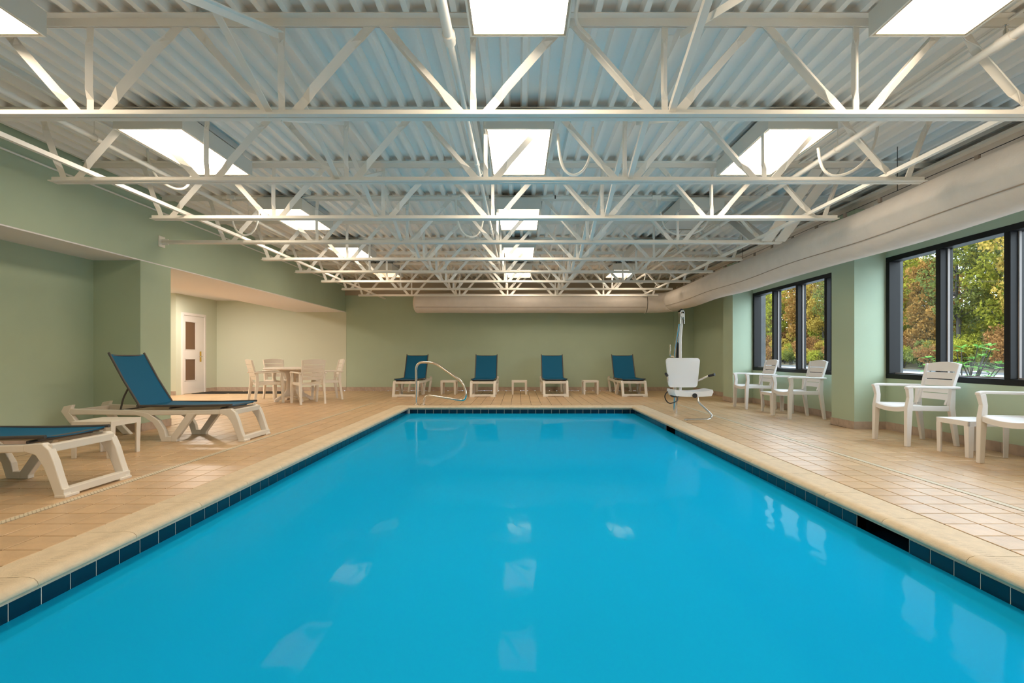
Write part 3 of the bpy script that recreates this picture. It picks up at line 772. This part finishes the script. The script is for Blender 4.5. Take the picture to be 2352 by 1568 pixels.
for y in (3.24, 6.35, 9.6):
    obj('coupling', MB().tube([(3.02, y-0.05, 2.96), (3.02, y+0.05, 2.96)], 0.034, 12), M['steel'], p, smooth=True)
    hd = obj('sprinkler_head', MB().lathe([(0.014, 0.03), (0.014, 0.06), (0.008, 0.065), (0.008, 0.085), (0.016, 0.087), (0.016, 0.09)], (3.02, y, 2.96), 10), M['chrome'], p, smooth=True)
for y in (4.95, 7.8): hanger(p, 3.02, y, 2.96)
# small conduit along the underside of the deck
tag(obj('conduit', MB().tube([(3.22, WALL_F, 3.205), (3.22, 13.5, 3.205)], 0.011, 8), M['steel'], smooth=True), 'thin electrical conduit strapped to the deck on the duct side', 'conduit')
tag(obj('conduit', MB().tube([(-3.95, WALL_F, 3.205), (-3.95, 5.55, 3.205)], 0.011, 8), M['steel'], smooth=True), 'thin electrical conduit strapped to the deck near the green wall', 'conduit')
tag(obj('conduit', MB().tube(smoothpath([(0.36, -1.0, 3.205), (0.36, 3.25, 3.205), (0.36, 3.36, 3.14), (0.46, 3.36, 3.04)], 0.06), 0.011, 8), M['steel'], smooth=True), 'thin electrical conduit bending down beside the middle light', 'conduit')
for k_, lab in ((3, 'electrical conduit strapped across the bracketed joist top chord'), (7, 'electrical conduit strapped across the joist nearest the back wall duct')):
    y = JY[k_] - 0.085
    c = thing('conduit', lab, 'conduit')
    obj('pipe', MB().tube([(-4.1, y, 3.185), (2.6, y, 3.185)], 0.013, 8), M['steel'], c, smooth=True)
    for x in (-3.98, -0.87, 1.9):
        obj('junction_box', MB().box(x-0.06, x+0.06, y-0.024, y+0.024, 3.158, 3.213), M['steel'], c, bevel=0.006)
        obj('drop', MB().tube([(x, y, 3.158), (x, y, 3.06)], 0.016, 8), M['steel'], c, smooth=True)
    for x in (-3.4, -3.0, -0.4, 0.5, 2.3): obj('clip', MB().box(x-0.008, x+0.008, y-0.018, y+0.0, 3.168, 3.213), M['blackplastic'], c)
def loop(p0, p1, sag, lab):
    p0 = Vector(p0); p1 = Vector(p1); pts = []
    for i in range(25):
        t = i/24; q = p0.lerp(p1, t); s = math.sin(PI*t)**0.75; pts.append(q - Vector((0, 0, sag*s)) + (p1-p0)*0.10*math.sin(2*PI*t)*-1)
    tag(obj('flexible_conduit', MB().tube(pts, 0.0135, 8), M['steel'], smooth=True), lab, 'conduit')
loop((-3.98, JY[3]-0.085, 3.07), (-3.58, JY[3]-0.10, 3.06), 0.40, 'flexible conduit loop sagging beside the light at the bracketed joist')
loop((-0.87, JY[3]-0.085, 3.07), (-0.50, JY[3]+0.10, 3.06), 0.40, 'flexible conduit loop sagging by the middle pipe')
loop((0.36, JY[1]+0.1, 3.05), (0.72, JY[1]+0.35, 3.22), 0.42, 'flexible conduit loop hanging right of the second middle light')
loop((2.85, JY[1]+0.25, 2.98), (3.42, JY[1]+0.25, 3.22), 0.36, 'flexible conduit loop hanging under the deck by the duct side pipe')
loop((-3.95, 5.55, 3.205), (-3.6, 5.75, 3.05), 0.30, 'flexible conduit loop behind the second light on the green wall side')
loop((2.05, JY[3]+0.25, 3.08), (2.72, JY[3]+0.1, 3.10), 0.36, 'flexible conduit loop hanging by the unlit light')
loop((0.25, JY[7]-0.085, 3.07), (0.75, JY[7]-0.10, 3.07), 0.34, 'flexible conduit loop hanging near the far middle light')
loop((2.65, JY[7]-0.4, 3.07), (2.96, JY[7]-0.3, 3.07), 0.40, 'flexible conduit loop hanging near the far duct side light')
# conduit on the green wall
tag(obj('conduit', MB().tube([(-4.985, WALL_F, 3.0), (-4.985, 14.9, 3.0)], 0.011, 8), M['steel'], smooth=True), 'thin white conduit fixed high along the green side wall', 'conduit')

# ================================================================== FABRIC DUCT
dct = thing('fabric_duct', 'big round off-white fabric air duct turning the corner above the windows', 'air duct')
DXc, DZc, DR, DYb = 4.10, 2.452, 0.272, 14.42
def ring(c, t, r, n=28):
    t = Vector(t).normalized(); u = Vector((0, 0, 1)).cross(t).normalized(); v = t.cross(u)
    return [Vector(c) + (u*math.cos(2*PI*k/n) + v*math.sin(2*PI*k/n))*r for k in range(n)]
rings = []
ysd = np.linspace(WALL_F+0.03, DYb-0.62, 46)
for y in ysd: rings.append(ring((DXc, y, DZc + 0.012*math.sin(y*1.9)), (0, 1, 0), DR*(1 + 0.018*math.sin(y*2.6+1))))
obj('duct_run', MB().loft(rings), M['duct'], dct, smooth=True)
rings = []
for i in range(13):
    a = i/12*PI/2; c = (DXc - 0.60 + 0.60*math.cos(a), DYb - 0.60 + 0.60*math.sin(a), DZc); rings.append(ring(c, (-math.sin(a), math.cos(a), 0), DR*0.995))
obj('duct_elbow', MB().loft(rings), M['duct'], dct, smooth=True)
rings = []
for x in np.linspace(DXc-0.62, -2.80, 30): rings.append(ring((x, DYb, DZc + 0.008*math.sin(x*2.3)), (-1, 0, 0), DR*(1 + 0.012*math.sin(x*2.2))))
for q in (0.02, 0.05, 0.09, 0.11): rings.append(ring((-2.80-q, DYb, DZc), (-1, 0, 0), DR*math.sqrt(max(0.02, 1-(q/0.12)**2))))
obj('duct_run', MB().loft(rings), M['duct'], dct, smooth=True)
sa = math.radians(212)
obj('seam', MB().tube([(DXc + (DR*(1+0.018*math.sin(y*2.6+1))+0.002)*math.cos(sa), y, DZc + 0.012*math.sin(y*1.9) + DR*math.sin(sa)) for y in ysd], 0.005, 6), M['seam'], dct, smooth=True)
obj('seam', MB().tube([(x, DYb - (DR+0.004)*math.cos(math.radians(28)), DZc - (DR+0.004)*math.sin(math.radians(28))) for x in np.linspace(DXc-0.64, -2.8, 20)], 0.005, 6), M['seam'], dct, smooth=True)
for c, t in (((DXc, DYb-0.63, DZc), (0, 1, 0)), ((DXc-0.63, DYb, DZc), (-1, 0, 0))):
    rr = ring(c, t, DR+0.004); obj('cuff', MB().tube(rr + [rr[0]], 0.008, 6), M['duct'], dct, smooth=True)
cab = thing('suspension_cable', 'dark suspension wire with hooks running along the top of the fabric duct', 'cable')
obj('wire', MB().tube([(DXc-0.08, WALL_F+0.03, 2.755), (DXc-0.08, 14.2, 2.755)], 0.0035, 6), M['blackplastic'], cab)
HK = MB().box(-0.012, 0.012, -0.02, 0.02, -0.045, 0.006).mesh('hook', M['seam'])
for i in range(24): link('hook', HK, cab, (DXc-0.08, -1.0 + 0.62*i, 2.752))
for y in (5.55, 9.4):
    obj('cable_drop', MB().tube([(DXc-0.08, y, 2.755), (DXc-0.08, y, 3.22)], 0.004, 6), M['blackplastic'], cab)
obj('cable_bracket', MB().box(4.30, 4.72, 6.30, 6.33, 2.80, 2.83).box(4.68, 4.72, 6.28, 6.35, 2.74, 2.95), M['steel'], cab)

# ================================================================== FURNITURE
GL = 'blue sling loungers'
def make_lounger(label):
    t = thing('chaise_lounge', label, 'lounger'); R_ = M['creamresin']; hw = 0.285
    for s in (-1, 1):
        y = s*hw
        obj('side_rail', MB().loft([[(x, y-0.026, z-h_), (x, y+0.026, z-h_), (x, y+0.026, z), (x, y-0.026, z)] for x, z, h_ in ((-0.15, 0.375, 0.055), (-0.7, 0.365, 0.055), (-1.3, 0.365, 0.06), (-1.85, 0.375, 0.06), (-2.06, 0.385, 0.075))]), R_, t, bevel=0.008)
        # front leg (curved)
        po = [(-0.30, 0.375), (-0.17, 0.385), (-0.12, 0.34), (-0.085, 0.26), (-0.045, 0.13), (0.0, 0.0), (-0.075, 0.0), (-0.115, 0.11), (-0.16, 0.22), (-0.215, 0.30), (-0.30, 0.325)]
        obj('leg', MB().prism_y(po, y-0.03, y+0.03), R_, t, bevel=0.007)
        # middle V leg: straight arm toward the foot, arched arm toward the head
        vl = [(-0.60, 0.325), (-0.70, 0.325), (-0.82, 0.15), (-0.885, 0.06), (-0.945, 0.06), (-0.985, 0.15), (-1.06, 0.235), (-1.18, 0.295), (-1.34, 0.32), (-1.42, 0.365), (-1.20, 0.365), (-1.05, 0.325), (-0.955, 0.255)]
        va = [(-0.58, 0.33), (-0.685, 0.33), (-0.865, 0.055), (-0.93, 0.055), (-0.99, 0.17), (-1.08, 0.26), (-1.20, 0.31), (-1.40, 0.33), (-1.40, 0.37), (-1.18, 0.365), (-1.03, 0.315)]
        m1 = MB()
        m1.prism_y([(-0.58, 0.33), (-0.68, 0.33), (-0.868, 0.06), (-0.87, 0.0), (-0.80, 0.0), (-0.80, 0.03)], y-0.028, y+0.028)
        m1.prism_y([(-0.87, 0.0), (-0.868, 0.06), (-0.925, 0.06), (-0.98, 0.0)], y-0.028, y+0.028)
        oc = [(-0.98, 0.0), (-0.925, 0.06)]
        m1.loft([[(a[0], y-0.028, a[1]), (a[0], y+0.028, a[1]), (b[0], y+0.028, b[1]), (b[0], y-0.028, b[1])] for a, b in
                 (((-0.98, 0.0), (-0.92, 0.03)), ((-1.02, 0.13), (-0.94, 0.13)), ((-1.08, 0.22), (-1.01, 0.245)), ((-1.18, 0.285), (-1.13, 0.33)), ((-1.32, 0.32), (-1.32, 0.37)), ((-1.45, 0.325), (-1.45, 0.372)))])
        obj('leg', m1, R_, t, bevel=0.005)
        # rear leg from the raised rail end, sloping under the frame
        m2 = MB().loft([[(a[0], y-0.028, a[1]), (a[0], y+0.028, a[1]), (b[0], y+0.028, b[1]), (b[0], y-0.028, b[1])] for a, b in
                 (((-2.02, 0.43), (-2.12, 0.41)), ((-2.05, 0.34), (-2.15, 0.35)), ((-1.99, 0.26), (-2.07, 0.24)), ((-1.86, 0.10), (-1.93, 0.07)), ((-1.76, 0.0), (-1.86, 0.0)))])
        obj('leg', m2, R_, t, bevel=0.007)
    obj('foot_crossbar', MB().box(-0.075, -0.012, -hw-0.03, hw+0.03, 0.012, 0.062).box(-0.08, 0.0, -hw-0.032, -hw+0.09, 0.0, 0.02).box(-0.08, 0.0, hw-0.09, hw+0.032, 0.0, 0.02), R_, t, bevel=0.004)
    obj('top_crossbar', MB().box(-0.175, -0.12, -hw, hw, 0.315, 0.372), R_, t, bevel=0.006)
    obj('rear_crossbar', MB().box(-2.08, -2.03, -hw, hw, 0.32, 0.37), R_, t, bevel=0.006)
    # sling seat on grey tubes
    us = np.linspace(-0.285, 0.285, 7); vs_ = np.linspace(-0.19, -1.26, 14)
    seat = obj('sling_seat', MB().grid(lambda u, v: (v, u, 0.425 - 0.016*(1-(u/0.285)**2) - 0.012*math.sin(PI*(-0.19-v)/1.07)), us, vs_, (0, 0, 1), 0.006), M['sling'], t, smooth=True)
    for s in (-1, 1):
        obj('sling_tube', MB().tube([(-0.165, s*0.288, 0.427), (-0.6, s*0.288, 0.415), (-1.28, s*0.288, 0.415)], 0.013, 8), M['greytube'], seat, smooth=True)
    obj('sling_tube', MB().tube([(-0.215, -0.285, 0.408), (-0.215, 0.285, 0.408)], 0.011, 8), M['greytube'], seat, smooth=True)
    for x in (-0.30, -0.9): obj('sling_cross_tube', MB().tube([(x, -0.28, 0.385), (x, 0.28, 0.385)], 0.012, 8), M['greytube'], seat, smooth=True)
    # raised back
    h0 = Vector((-1.25, 0, 0.42)); h1 = Vector((-1.60, 0, 1.02)); dn = (h1-h0).normalized(); nn = Vector((dn.z, 0, -dn.x))
    def bp(u, v): q = h0.lerp(h1, v) - nn*(0.018*(1-(u/0.285)**2) + 0.012*math.sin(PI*v)); return (q.x, u, q.z)
    back = obj('sling_back', MB().grid(bp, us, np.linspace(0.0, 1.0, 12), nn, 0.006), M['sling'], t, smooth=True)
    for s in (-1, 1):
        obj('back_tube', MB().tube([h0 + Vector((0, s*0.288, 0)) - dn*0.03, h0.lerp(h1, 0.5) + Vector((0, s*0.288, 0)) - nn*0.012, h1 + Vector((0, s*0.288, 0)) + dn*0.02], 0.013, 8), M['greytube'], back, smooth=True)
    obj('back_tube', MB().tube([h0.lerp(h1, 0.985) + Vector((0, -0.28, 0)) - nn*0.015, h0.lerp(h1, 0.985) + Vector((0, 0.28, 0)) - nn*0.015], 0.010, 8), M['greytube'], back, smooth=True)
    m_ = h0.lerp(h1, 0.38) - nn*0.02
    for s in (-1, 1): obj('prop_bar', MB().tube(smoothpath([m_ + Vector((0, s*0.25, 0)), (-1.47, s*0.25, 0.50), (-1.50, s*0.25, 0.36)], 0.05), 0.010, 8), M['greytube'], t, smooth=True)
    obj('prop_foot', MB().tube([(-1.50, -0.27, 0.36), (-1.50, 0.27, 0.36)], 0.010, 8), M['greytube'], t, smooth=True)
    return t
lg = make_lounger('blue sling lounger with raised back beside the green alcove wall')
lg.location = (-3.19, 6.40, 0)
dup(lg, (-3.19, 3.99, 0), 0, 'blue sling lounger across the small table from the alcove lounger, next to pool edge')
for x, y, lab in ((-2.77, 12.66, 'blue sling lounger against the back wall directly behind the handrail'),
                  (-0.885, 12.68, 'blue sling lounger against the back wall, second from the handrail'),
                  (0.905, 12.78, 'blue sling lounger against the back wall, third from the handrail'),
                  (2.84, 12.78, 'blue sling lounger against the back wall closest to the pool lift')):
    dup(lg, (x, y, 0), -PI/2, lab)

def make_side_table(label, s=0.40, h=0.36, m='resin'):
    t = thing('side_table', label, 'side table'); R_ = M[m]; a = s/2
    for sx in (-1, 1):
        for sy in (-1, 1):
            po = [(0, 0), (0.058, 0), (0.058, 0.012), (0.012, 0.012), (0.012, 0.058), (0, 0.058)]
            po2 = [(0, 0), (0.044, 0), (0.044, 0.012), (0.012, 0.012), (0.012, 0.044), (0, 0.044)]
            r0 = [(sx*(a-0.006-p_), sy*(a-0.006-q_), 0.0) for p_, q_ in po2]; r1 = [(sx*(a-p_), sy*(a-q_), h-0.05) for p_, q_ in po]
            obj('leg', MB().loft([r0, r1]), R_, t, bevel=0.002)
    fr = MB()
    for s_ in (-1, 1):
        fr.box(-a, a, s_*a - (0.012 if s_ > 0 else 0), s_*a + (0 if s_ > 0 else 0.012), h-0.05, h-0.001)
        fr.box(s_*a - (0.012 if s_ > 0 else 0), s_*a + (0 if s_ > 0 else 0.012), -a, a, h-0.05, h-0.001)
    obj('apron', fr, R_, t)
    n = 7; wd = (s-0.004)/n
    sl = MB().box(-a+0.002, a-0.002, -wd/2+0.003, wd/2-0.003, h-0.012, h).mesh('top_slat', R_, bevel=0.002)
    for i in range(n): link('top_slat', sl, t, (0, -a+0.002+wd*(i+0.5), 0))
    return t
st1 = make_side_table('low cream square side table between the two loungers by the alcove', m='creamresin')
st1.location = (-4.165, 5.28, 0)
for x, lab in ((-1.83, 'low side table by the back wall next to the handrail lounger'), (0.01, 'low side table by the back wall between the two middle loungers'),
               (1.865, 'low side table by the back wall beside the lounger closest to the pool lift')):
    dup(st1, (x, 13.70, 0), 0, lab)
st2 = make_side_table('low white square side table between the two chairs under the near window'); st2.location = (4.59, 5.30, 0)
dup(st2, (4.57, 9.25, 0), 0, 'low white square side table between the two chairs by the farther window')

def make_chair(label, m):
    t = thing('resin_armchair', label, 'chair'); R_ = M[m]
    def taper(p0, p1, a0, b0, a1, b1):
        r = [[(p[0]+sx*a, p[1]+sy*b, p[2]) for sx, sy in ((-1,-1),(1,-1),(1,1),(-1,1))] for p, a, b in ((p0, a0, b0), (p1, a1, b1))]
        return MB().loft(r)
    for s in (-1, 1):
        fl_ = MB().loft([[(x+sx*a, s*y+sy*b, z) for sx, sy in ((-1,-1),(1,-1),(1,1),(-1,1))] for x, y, z, a, b in
                         ((0.275, 0.262, 0.0, 0.024, 0.021), (0.262, 0.258, 0.42, 0.032, 0.026), (0.245, 0.262, 0.54, 0.026, 0.023), (0.262, 0.270, 0.645, 0.030, 0.026))])
        obj('leg', fl_, R_, t, bevel=0.006)
        rl = MB().loft([[(x+sx*a, s*y+sy*b, z) for sx, sy in ((-1,-1),(1,-1),(1,1),(-1,1))] for x, y, z, a, b in
                        ((-0.285, 0.245, 0.0, 0.021, 0.020), (-0.225, 0.238, 0.42, 0.032, 0.024), (-0.235, 0.245, 0.64, 0.024, 0.022))])
        obj('leg', rl, R_, t, bevel=0.006)
        ar = MB().loft([[(x, s*y-b, z), (x, s*y+b, z), (x, s*y+b, z+0.028), (x, s*y-b, z+0.028)] for x, y, z, b in
                        ((-0.30, 0.262, 0.632, 0.022), (-0.15, 0.270, 0.636, 0.025), (0.10, 0.277, 0.642, 0.028), (0.24, 0.274, 0.645, 0.030), (0.30, 0.268, 0.632, 0.026))])
        obj('armrest', ar, R_, t, bevel=0.008)
        obj('side_rail', MB().loft([[(x, s*0.238-0.014, z), (x, s*0.238+0.014, z), (x, s*0.238+0.014, z+0.058), (x, s*0.238-0.014, z+0.058)] for x, z in ((-0.23, 0.385), (0.26, 0.392))]), R_, t, bevel=0.004)
    us = np.linspace(-0.228, 0.228, 9); vs_ = [0.285, 0.27, 0.2, 0.1, 0.0, -0.1, -0.2]
    def sf(u, v):
        z = 0.448 - 0.024*(1-(u/0.228)**2) - (0.01 if v > 0.28 else 0) - 0.02*(0.27-v)/0.47
        return (v, u, z)
    obj('seat', MB().grid(sf, us, vs_, (0, 0, 1), 0.022), R_, t, smooth=True)
    obj('front_apron', MB().grid(lambda u, v: (0.283, u, 0.440 - 0.024*(1-(u/0.23)**2) - v), np.linspace(-0.23, 0.23, 9), [0.0, 0.05], (1, 0, 0), 0.014), R_, t, smooth=True)
    # backrest: curved shell with slots
    def wv(v): return 0.205 + 0.022*v
    def bs(u, v):
        x = -0.215 - 0.135*v - 0.028*(1-u*u) + 0.02*v*v; return (x, u*wv(v), 0.50 + 0.41*v + (0.022*(1-u*u) if v > 0.99 else 0))
    uu = np.linspace(-1, 1, 11)
    for s in (-1, 1):
        obj('back_post', MB().loft([[(bs(s, v)[0]+dx, s*(wv(v)+dy), bs(s, v)[2]) for dx, dy in ((-0.020, -0.016), (0.016, -0.016), (0.016, 0.016), (-0.020, 0.016))] for v in (-0.12, 0.2, 0.5, 0.8, 1.0)]), R_, t, bevel=0.004)
    edges = [0.0, 0.175, 0.185, 0.365, 0.378, 0.56, 0.575, 0.765, 0.782, 1.0]
    for i in range(0, 10, 2):
        a, b = edges[i]+0.006, edges[i+1]-0.006
        if i == 8: b = 1.0
        obj('slat', MB().grid(bs, uu, np.linspace(a, b, 3), (1, 0, 0), 0.014), R_, t, smooth=True)
    return t
c1 = make_chair('white resin armchair under the near window beside the column', 'resin'); c1.location = (4.555, 6.02, 0); c1.rotation_euler = (0, 0, PI)
for y, lab in ((4.61, 'white resin armchair under the near window across the small table from the column chair'),
               (10.02, 'white resin armchair by the farther window nearest the olive end wall'), (8.46, 'white resin armchair by the farther window next to the green column')):
    dup(c1, (4.52 if y > 7 else 4.575, y, 0), PI, lab)
TCX, TCY = -5.0, 11.62
c2 = make_chair('cream resin armchair seen from behind at the round table, back to the pool', 'creamresin')
c2.location = (-4.43, 11.0, 0); c2.rotation_euler = (0, 0, math.radians(130))
for x, y, a, lab in ((-5.40, 11.14, 41, 'cream resin armchair at the round table on the alcove lounger side'),
                     (-4.42, 12.03, 212, 'cream resin armchair at the round table closest to the corner of the back wall'),
                     (-5.62, 12.28, -40, 'cream resin armchair at the round table closest to the door mats')):
    dup(c2, (x, y, 0), math.radians(a), lab)
rt = thing('round_table', 'round beige resin table with pedestal legs in front of the door', 'table', (TCX, TCY, 0), math.radians(45))
obj('tabletop', MB().lathe([(0.0, 0.695), (0.56, 0.695), (0.61, 0.700), (0.628, 0.715), (0.622, 0.735), (0.60, 0.742), (0.0, 0.742)], n=48), M['tableresin'], rt, smooth=True)
lp = [(0.045, 0.695), (0.34, 0.695), (0.30, 0.655), (0.20, 0.62), (0.165, 0.55), (0.155, 0.40), (0.165, 0.26), (0.22, 0.17), (0.34, 0.10), (0.42, 0.055), (0.43, 0.0), (0.35, 0.0), (0.33, 0.03), (0.22, 0.085), (0.12, 0.12), (0.045, 0.13)]
for k in range(4):
    o = obj('leg', MB().prism_y(lp, -0.03, 0.03), M['tableresin'], rt, bevel=0.004); o.rotation_euler = (0, 0, k*PI/2)
obj('hub', MB().lathe([(0.055, 0.12), (0.055, 0.69)], n=16), M['tableresin'], rt, smooth=True)
obj('foot_ring', MB().tube([(0.25*math.cos(a), 0.25*math.sin(a), 0.10) for a in np.linspace(0, 2*PI, 33)], 0.016, 8), M['tableresin'], rt, smooth=True)

# ---- door mats
tag(obj('door_mat', MB().box(-8.60, -7.72, 13.72, 14.62, 0.0, 0.012), M['mat'], bevel=0.003), 'black door mat lying directly in front of the white door', 'mat')
tag(obj('door_mat', MB().box(-7.66, -6.30, 13.80, 14.62, 0.0, 0.012), M['mat'], bevel=0.003), 'black floor mat along the side room wall behind the round table', 'mat')

# ---- handrail at the pool corner
hr = thing('pool_handrail', 'bent stainless steel handrail at the pool corner', 'handrail')
def hp(x, z):
    f_ = max(0.0, (x+2.1)/1.0); return (x, 10.70 - 0.42*f_, z)
path = smoothpath([hp(-2.105, 0.0), hp(-2.105, 0.87), hp(-1.70, 0.868), hp(-1.07, 0.455), hp(-1.02, 0.115), hp(-1.90, 0.205), hp(-1.955, 0.0)], 0.16, 9)
obj('rail', MB().tube(path, 0.024, 12), M['chrome'], hr, smooth=True)
for x in (-2.105, -1.955):
    q = hp(x, 0); obj('flange', MB().lathe([(0.055, 0.0), (0.055, 0.008), (0.040, 0.018), (0.026, 0.022), (0.0, 0.022)], (q[0], q[1], 0.0), 18), M['chrome'], hr, smooth=True)

# ---- pool lift
lf_ = thing('pool_lift', 'white seat pool lift with chrome mast standing on the deck edge', 'pool lift', (0, 0, 0))
mx_, my_ = 2.76, 9.23
obj('mast', MB().tube([(mx_, my_, 0), (mx_, my_, 1.02)], 0.036, 14), M['chrome'], lf_, smooth=True)
obj('collar', MB().lathe([(0.05, 0.27), (0.085, 0.29), (0.09, 0.36), (0.06, 0.38), (0.04, 0.40)], (mx_, my_, 0), 16), M['blackplastic'], lf_, smooth=True)
bx, by, bz = 2.66, 8.55, 1.72
obj('boom', MB().tube([(mx_, my_, 0.98), (mx_-0.02, my_-0.10, 1.12), (bx, by, bz)], 0.026, 12), M['chrome'], lf_, smooth=True)
obj('actuator', MB().tube([(mx_+0.01, my_-0.06, 0.75), (2.70, 8.84, 1.22)], 0.030, 12), M['blackplastic'], lf_, smooth=True)
obj('actuator_rod', MB().tube([(2.70, 8.84, 1.22), (2.67, 8.62, 1.60)], 0.014, 10), M['chrome'], lf_, smooth=True)
obj('crank', MB().tube(smoothpath([(mx_-0.03, my_, 0.98), (mx_-0.09, my_, 1.0), (mx_-0.09, my_, 1.2)], 0.03), 0.013, 8), M['chrome'], lf_, smooth=True)
hd = MB().box(bx-0.036, bx-0.026, by-0.05, by+0.05, bz-0.20, bz+0.02).box(bx+0.026, bx+0.036, by-0.05, by+0.05, bz-0.20, bz+0.02)
hd.box(bx-0.036, bx+0.036, by-0.05, by+0.05, bz-0.0, bz+0.02)
obj('pivot_bracket', hd, M['chrome'], lf_)
obj('pivot_knob', MB().lathe([(0.0, 0), (0.03, 0.002), (0.034, 0.012), (0.028, 0.024), (0.0, 0.028)], n=18), M['lift'], lf_, smooth=True).matrix_local = Matrix.Translation((bx, by-0.05, bz-0.06)) @ Matrix.Rotation(PI/2, 4, 'X')
obj('pivot_cap', MB().lathe([(0.022, 0), (0.024, 0.02), (0.0, 0.03)], (bx, by, bz+0.02), 12), M['blackplastic'], lf_, smooth=True)
obj('seat_pole', MB().tube([(bx, by, bz-0.13), (bx, by, bz-0.22), (bx-0.02, by, bz-0.42), (bx-0.02, by, 0.42)], 0.024, 12), M['lift'], lf_, smooth=True)
obj('seat_frame', MB().tube(smoothpath([(bx-0.02, by, 0.44), (bx-0.02, by-0.02, 0.38), (bx+0.03, by-0.45, 0.40)], 0.05), 0.022, 10), M['chrome'], lf_, smooth=True)
bw0, bw1 = 0.235, 0.275
def bk(u, v): return (bx+0.0 + u*(bw0+(bw1-bw0)*v), by-0.06-0.02*(1-u*u)*0+0.03*(u*u)*-1, 0.49 + 0.47*v)
bkp = []
def rrect(wb, wt_, z0, z1, r, n=5):
    pts = []
    for cx, cz, a0 in ((wb-r, z0+r, -PI/2), (wt_-r, z1-r, 0), (-wt_+r, z1-r, PI/2), (-wb+r, z0+r, PI)):
        for i in range(n+1):
            a = a0 + PI/2*i/n; pts.append((cx+r*math.cos(a), cz+r*math.sin(a)))
    return pts
pr = rrect(bw0, bw1, 0.49, 0.965, 0.05)
obj('backrest', MB().prism_y([(bx-0.0+x, z) for x, z in pr], by-0.085, by-0.045), M['lift'], lf_, smooth=True, bevel=0.006)
# seat pan: saddle section seen from the front
sp_ = []
for i in range(13):
    u = -1+i/6.0; sp_.append((u*0.305, 0.475 - 0.035*(1-u*u)))
lo_ = [(u*0.285, 0.375 - 0.012*(1-u*u)) for u in (1, 0.6, 0.2, -0.2, -0.6, -1)]
prof_ = [(x, z) for x, z in sp_] + [(0.315, 0.44)] + lo_ + [(-0.315, 0.44)]
rings = []
for y, sc_ in ((by-0.03, 0.95), (by-0.10, 1.0), (by-0.40, 1.0), (by-0.46, 0.96)):
    rings.append([(bx+0.05+x*sc_, y, 0.42+(z-0.42)*sc_) for x, z in prof_])
obj('seat', MB().loft(rings), M['lift'], lf_, smooth=True, angle=55)
for s, x1, z1 in ((-1, -0.335, 0.71), (1, 0.405, 0.70)):
    p0 = Vector((bx+s*0.23, by-0.03, 0.58)); p1 = Vector((bx+x1*0.85, by-0.20, z1-0.03)); p2 = Vector((bx+x1, by-0.30, z1))
    arm = obj('arm', MB().tube([p0, p1, p2], 0.014, 10), M['chrome'], lf_, smooth=True)
    obj('grip', MB().tube([p1.lerp(p2, 0.3), p2 + (p2-p1)*0.25], 0.021, 10), M['blackplastic'], arm, smooth=True)
obj('footrest', MB().tube(smoothpath([(bx+0.12, by-0.42, 0.38), (bx+0.12, by-0.46, 0.28), (bx+0.26, by-0.66, 0.10), (bx+0.20, by-0.72, 0.05), (bx-0.19, by-0.74, 0.045)], 0.06), 0.0145, 10), M['chrome'], lf_, smooth=True)
obj('pivot_end', MB().lathe([(0.0, 0), (0.036, 0.003), (0.036, 0.03), (0.0, 0.03)], n=16), M['blackplastic'], lf_, smooth=True).matrix_local = Matrix.Translation((bx+0.06, by-0.45, 0.385)) @ Matrix.Rotation(PI/2, 4, 'X')
obj('cable', MB().tube(smoothpath([(bx-0.20, by-0.1, 0.47), (bx-0.33, by-0.12, 0.36), (bx-0.25, by-0.12, 0.22), (bx-0.06, by+0.0, 0.26), (bx+0.02, by+0.3, 0.33)], 0.1), 0.009, 8), M['blackplastic'], lf_, smooth=True)
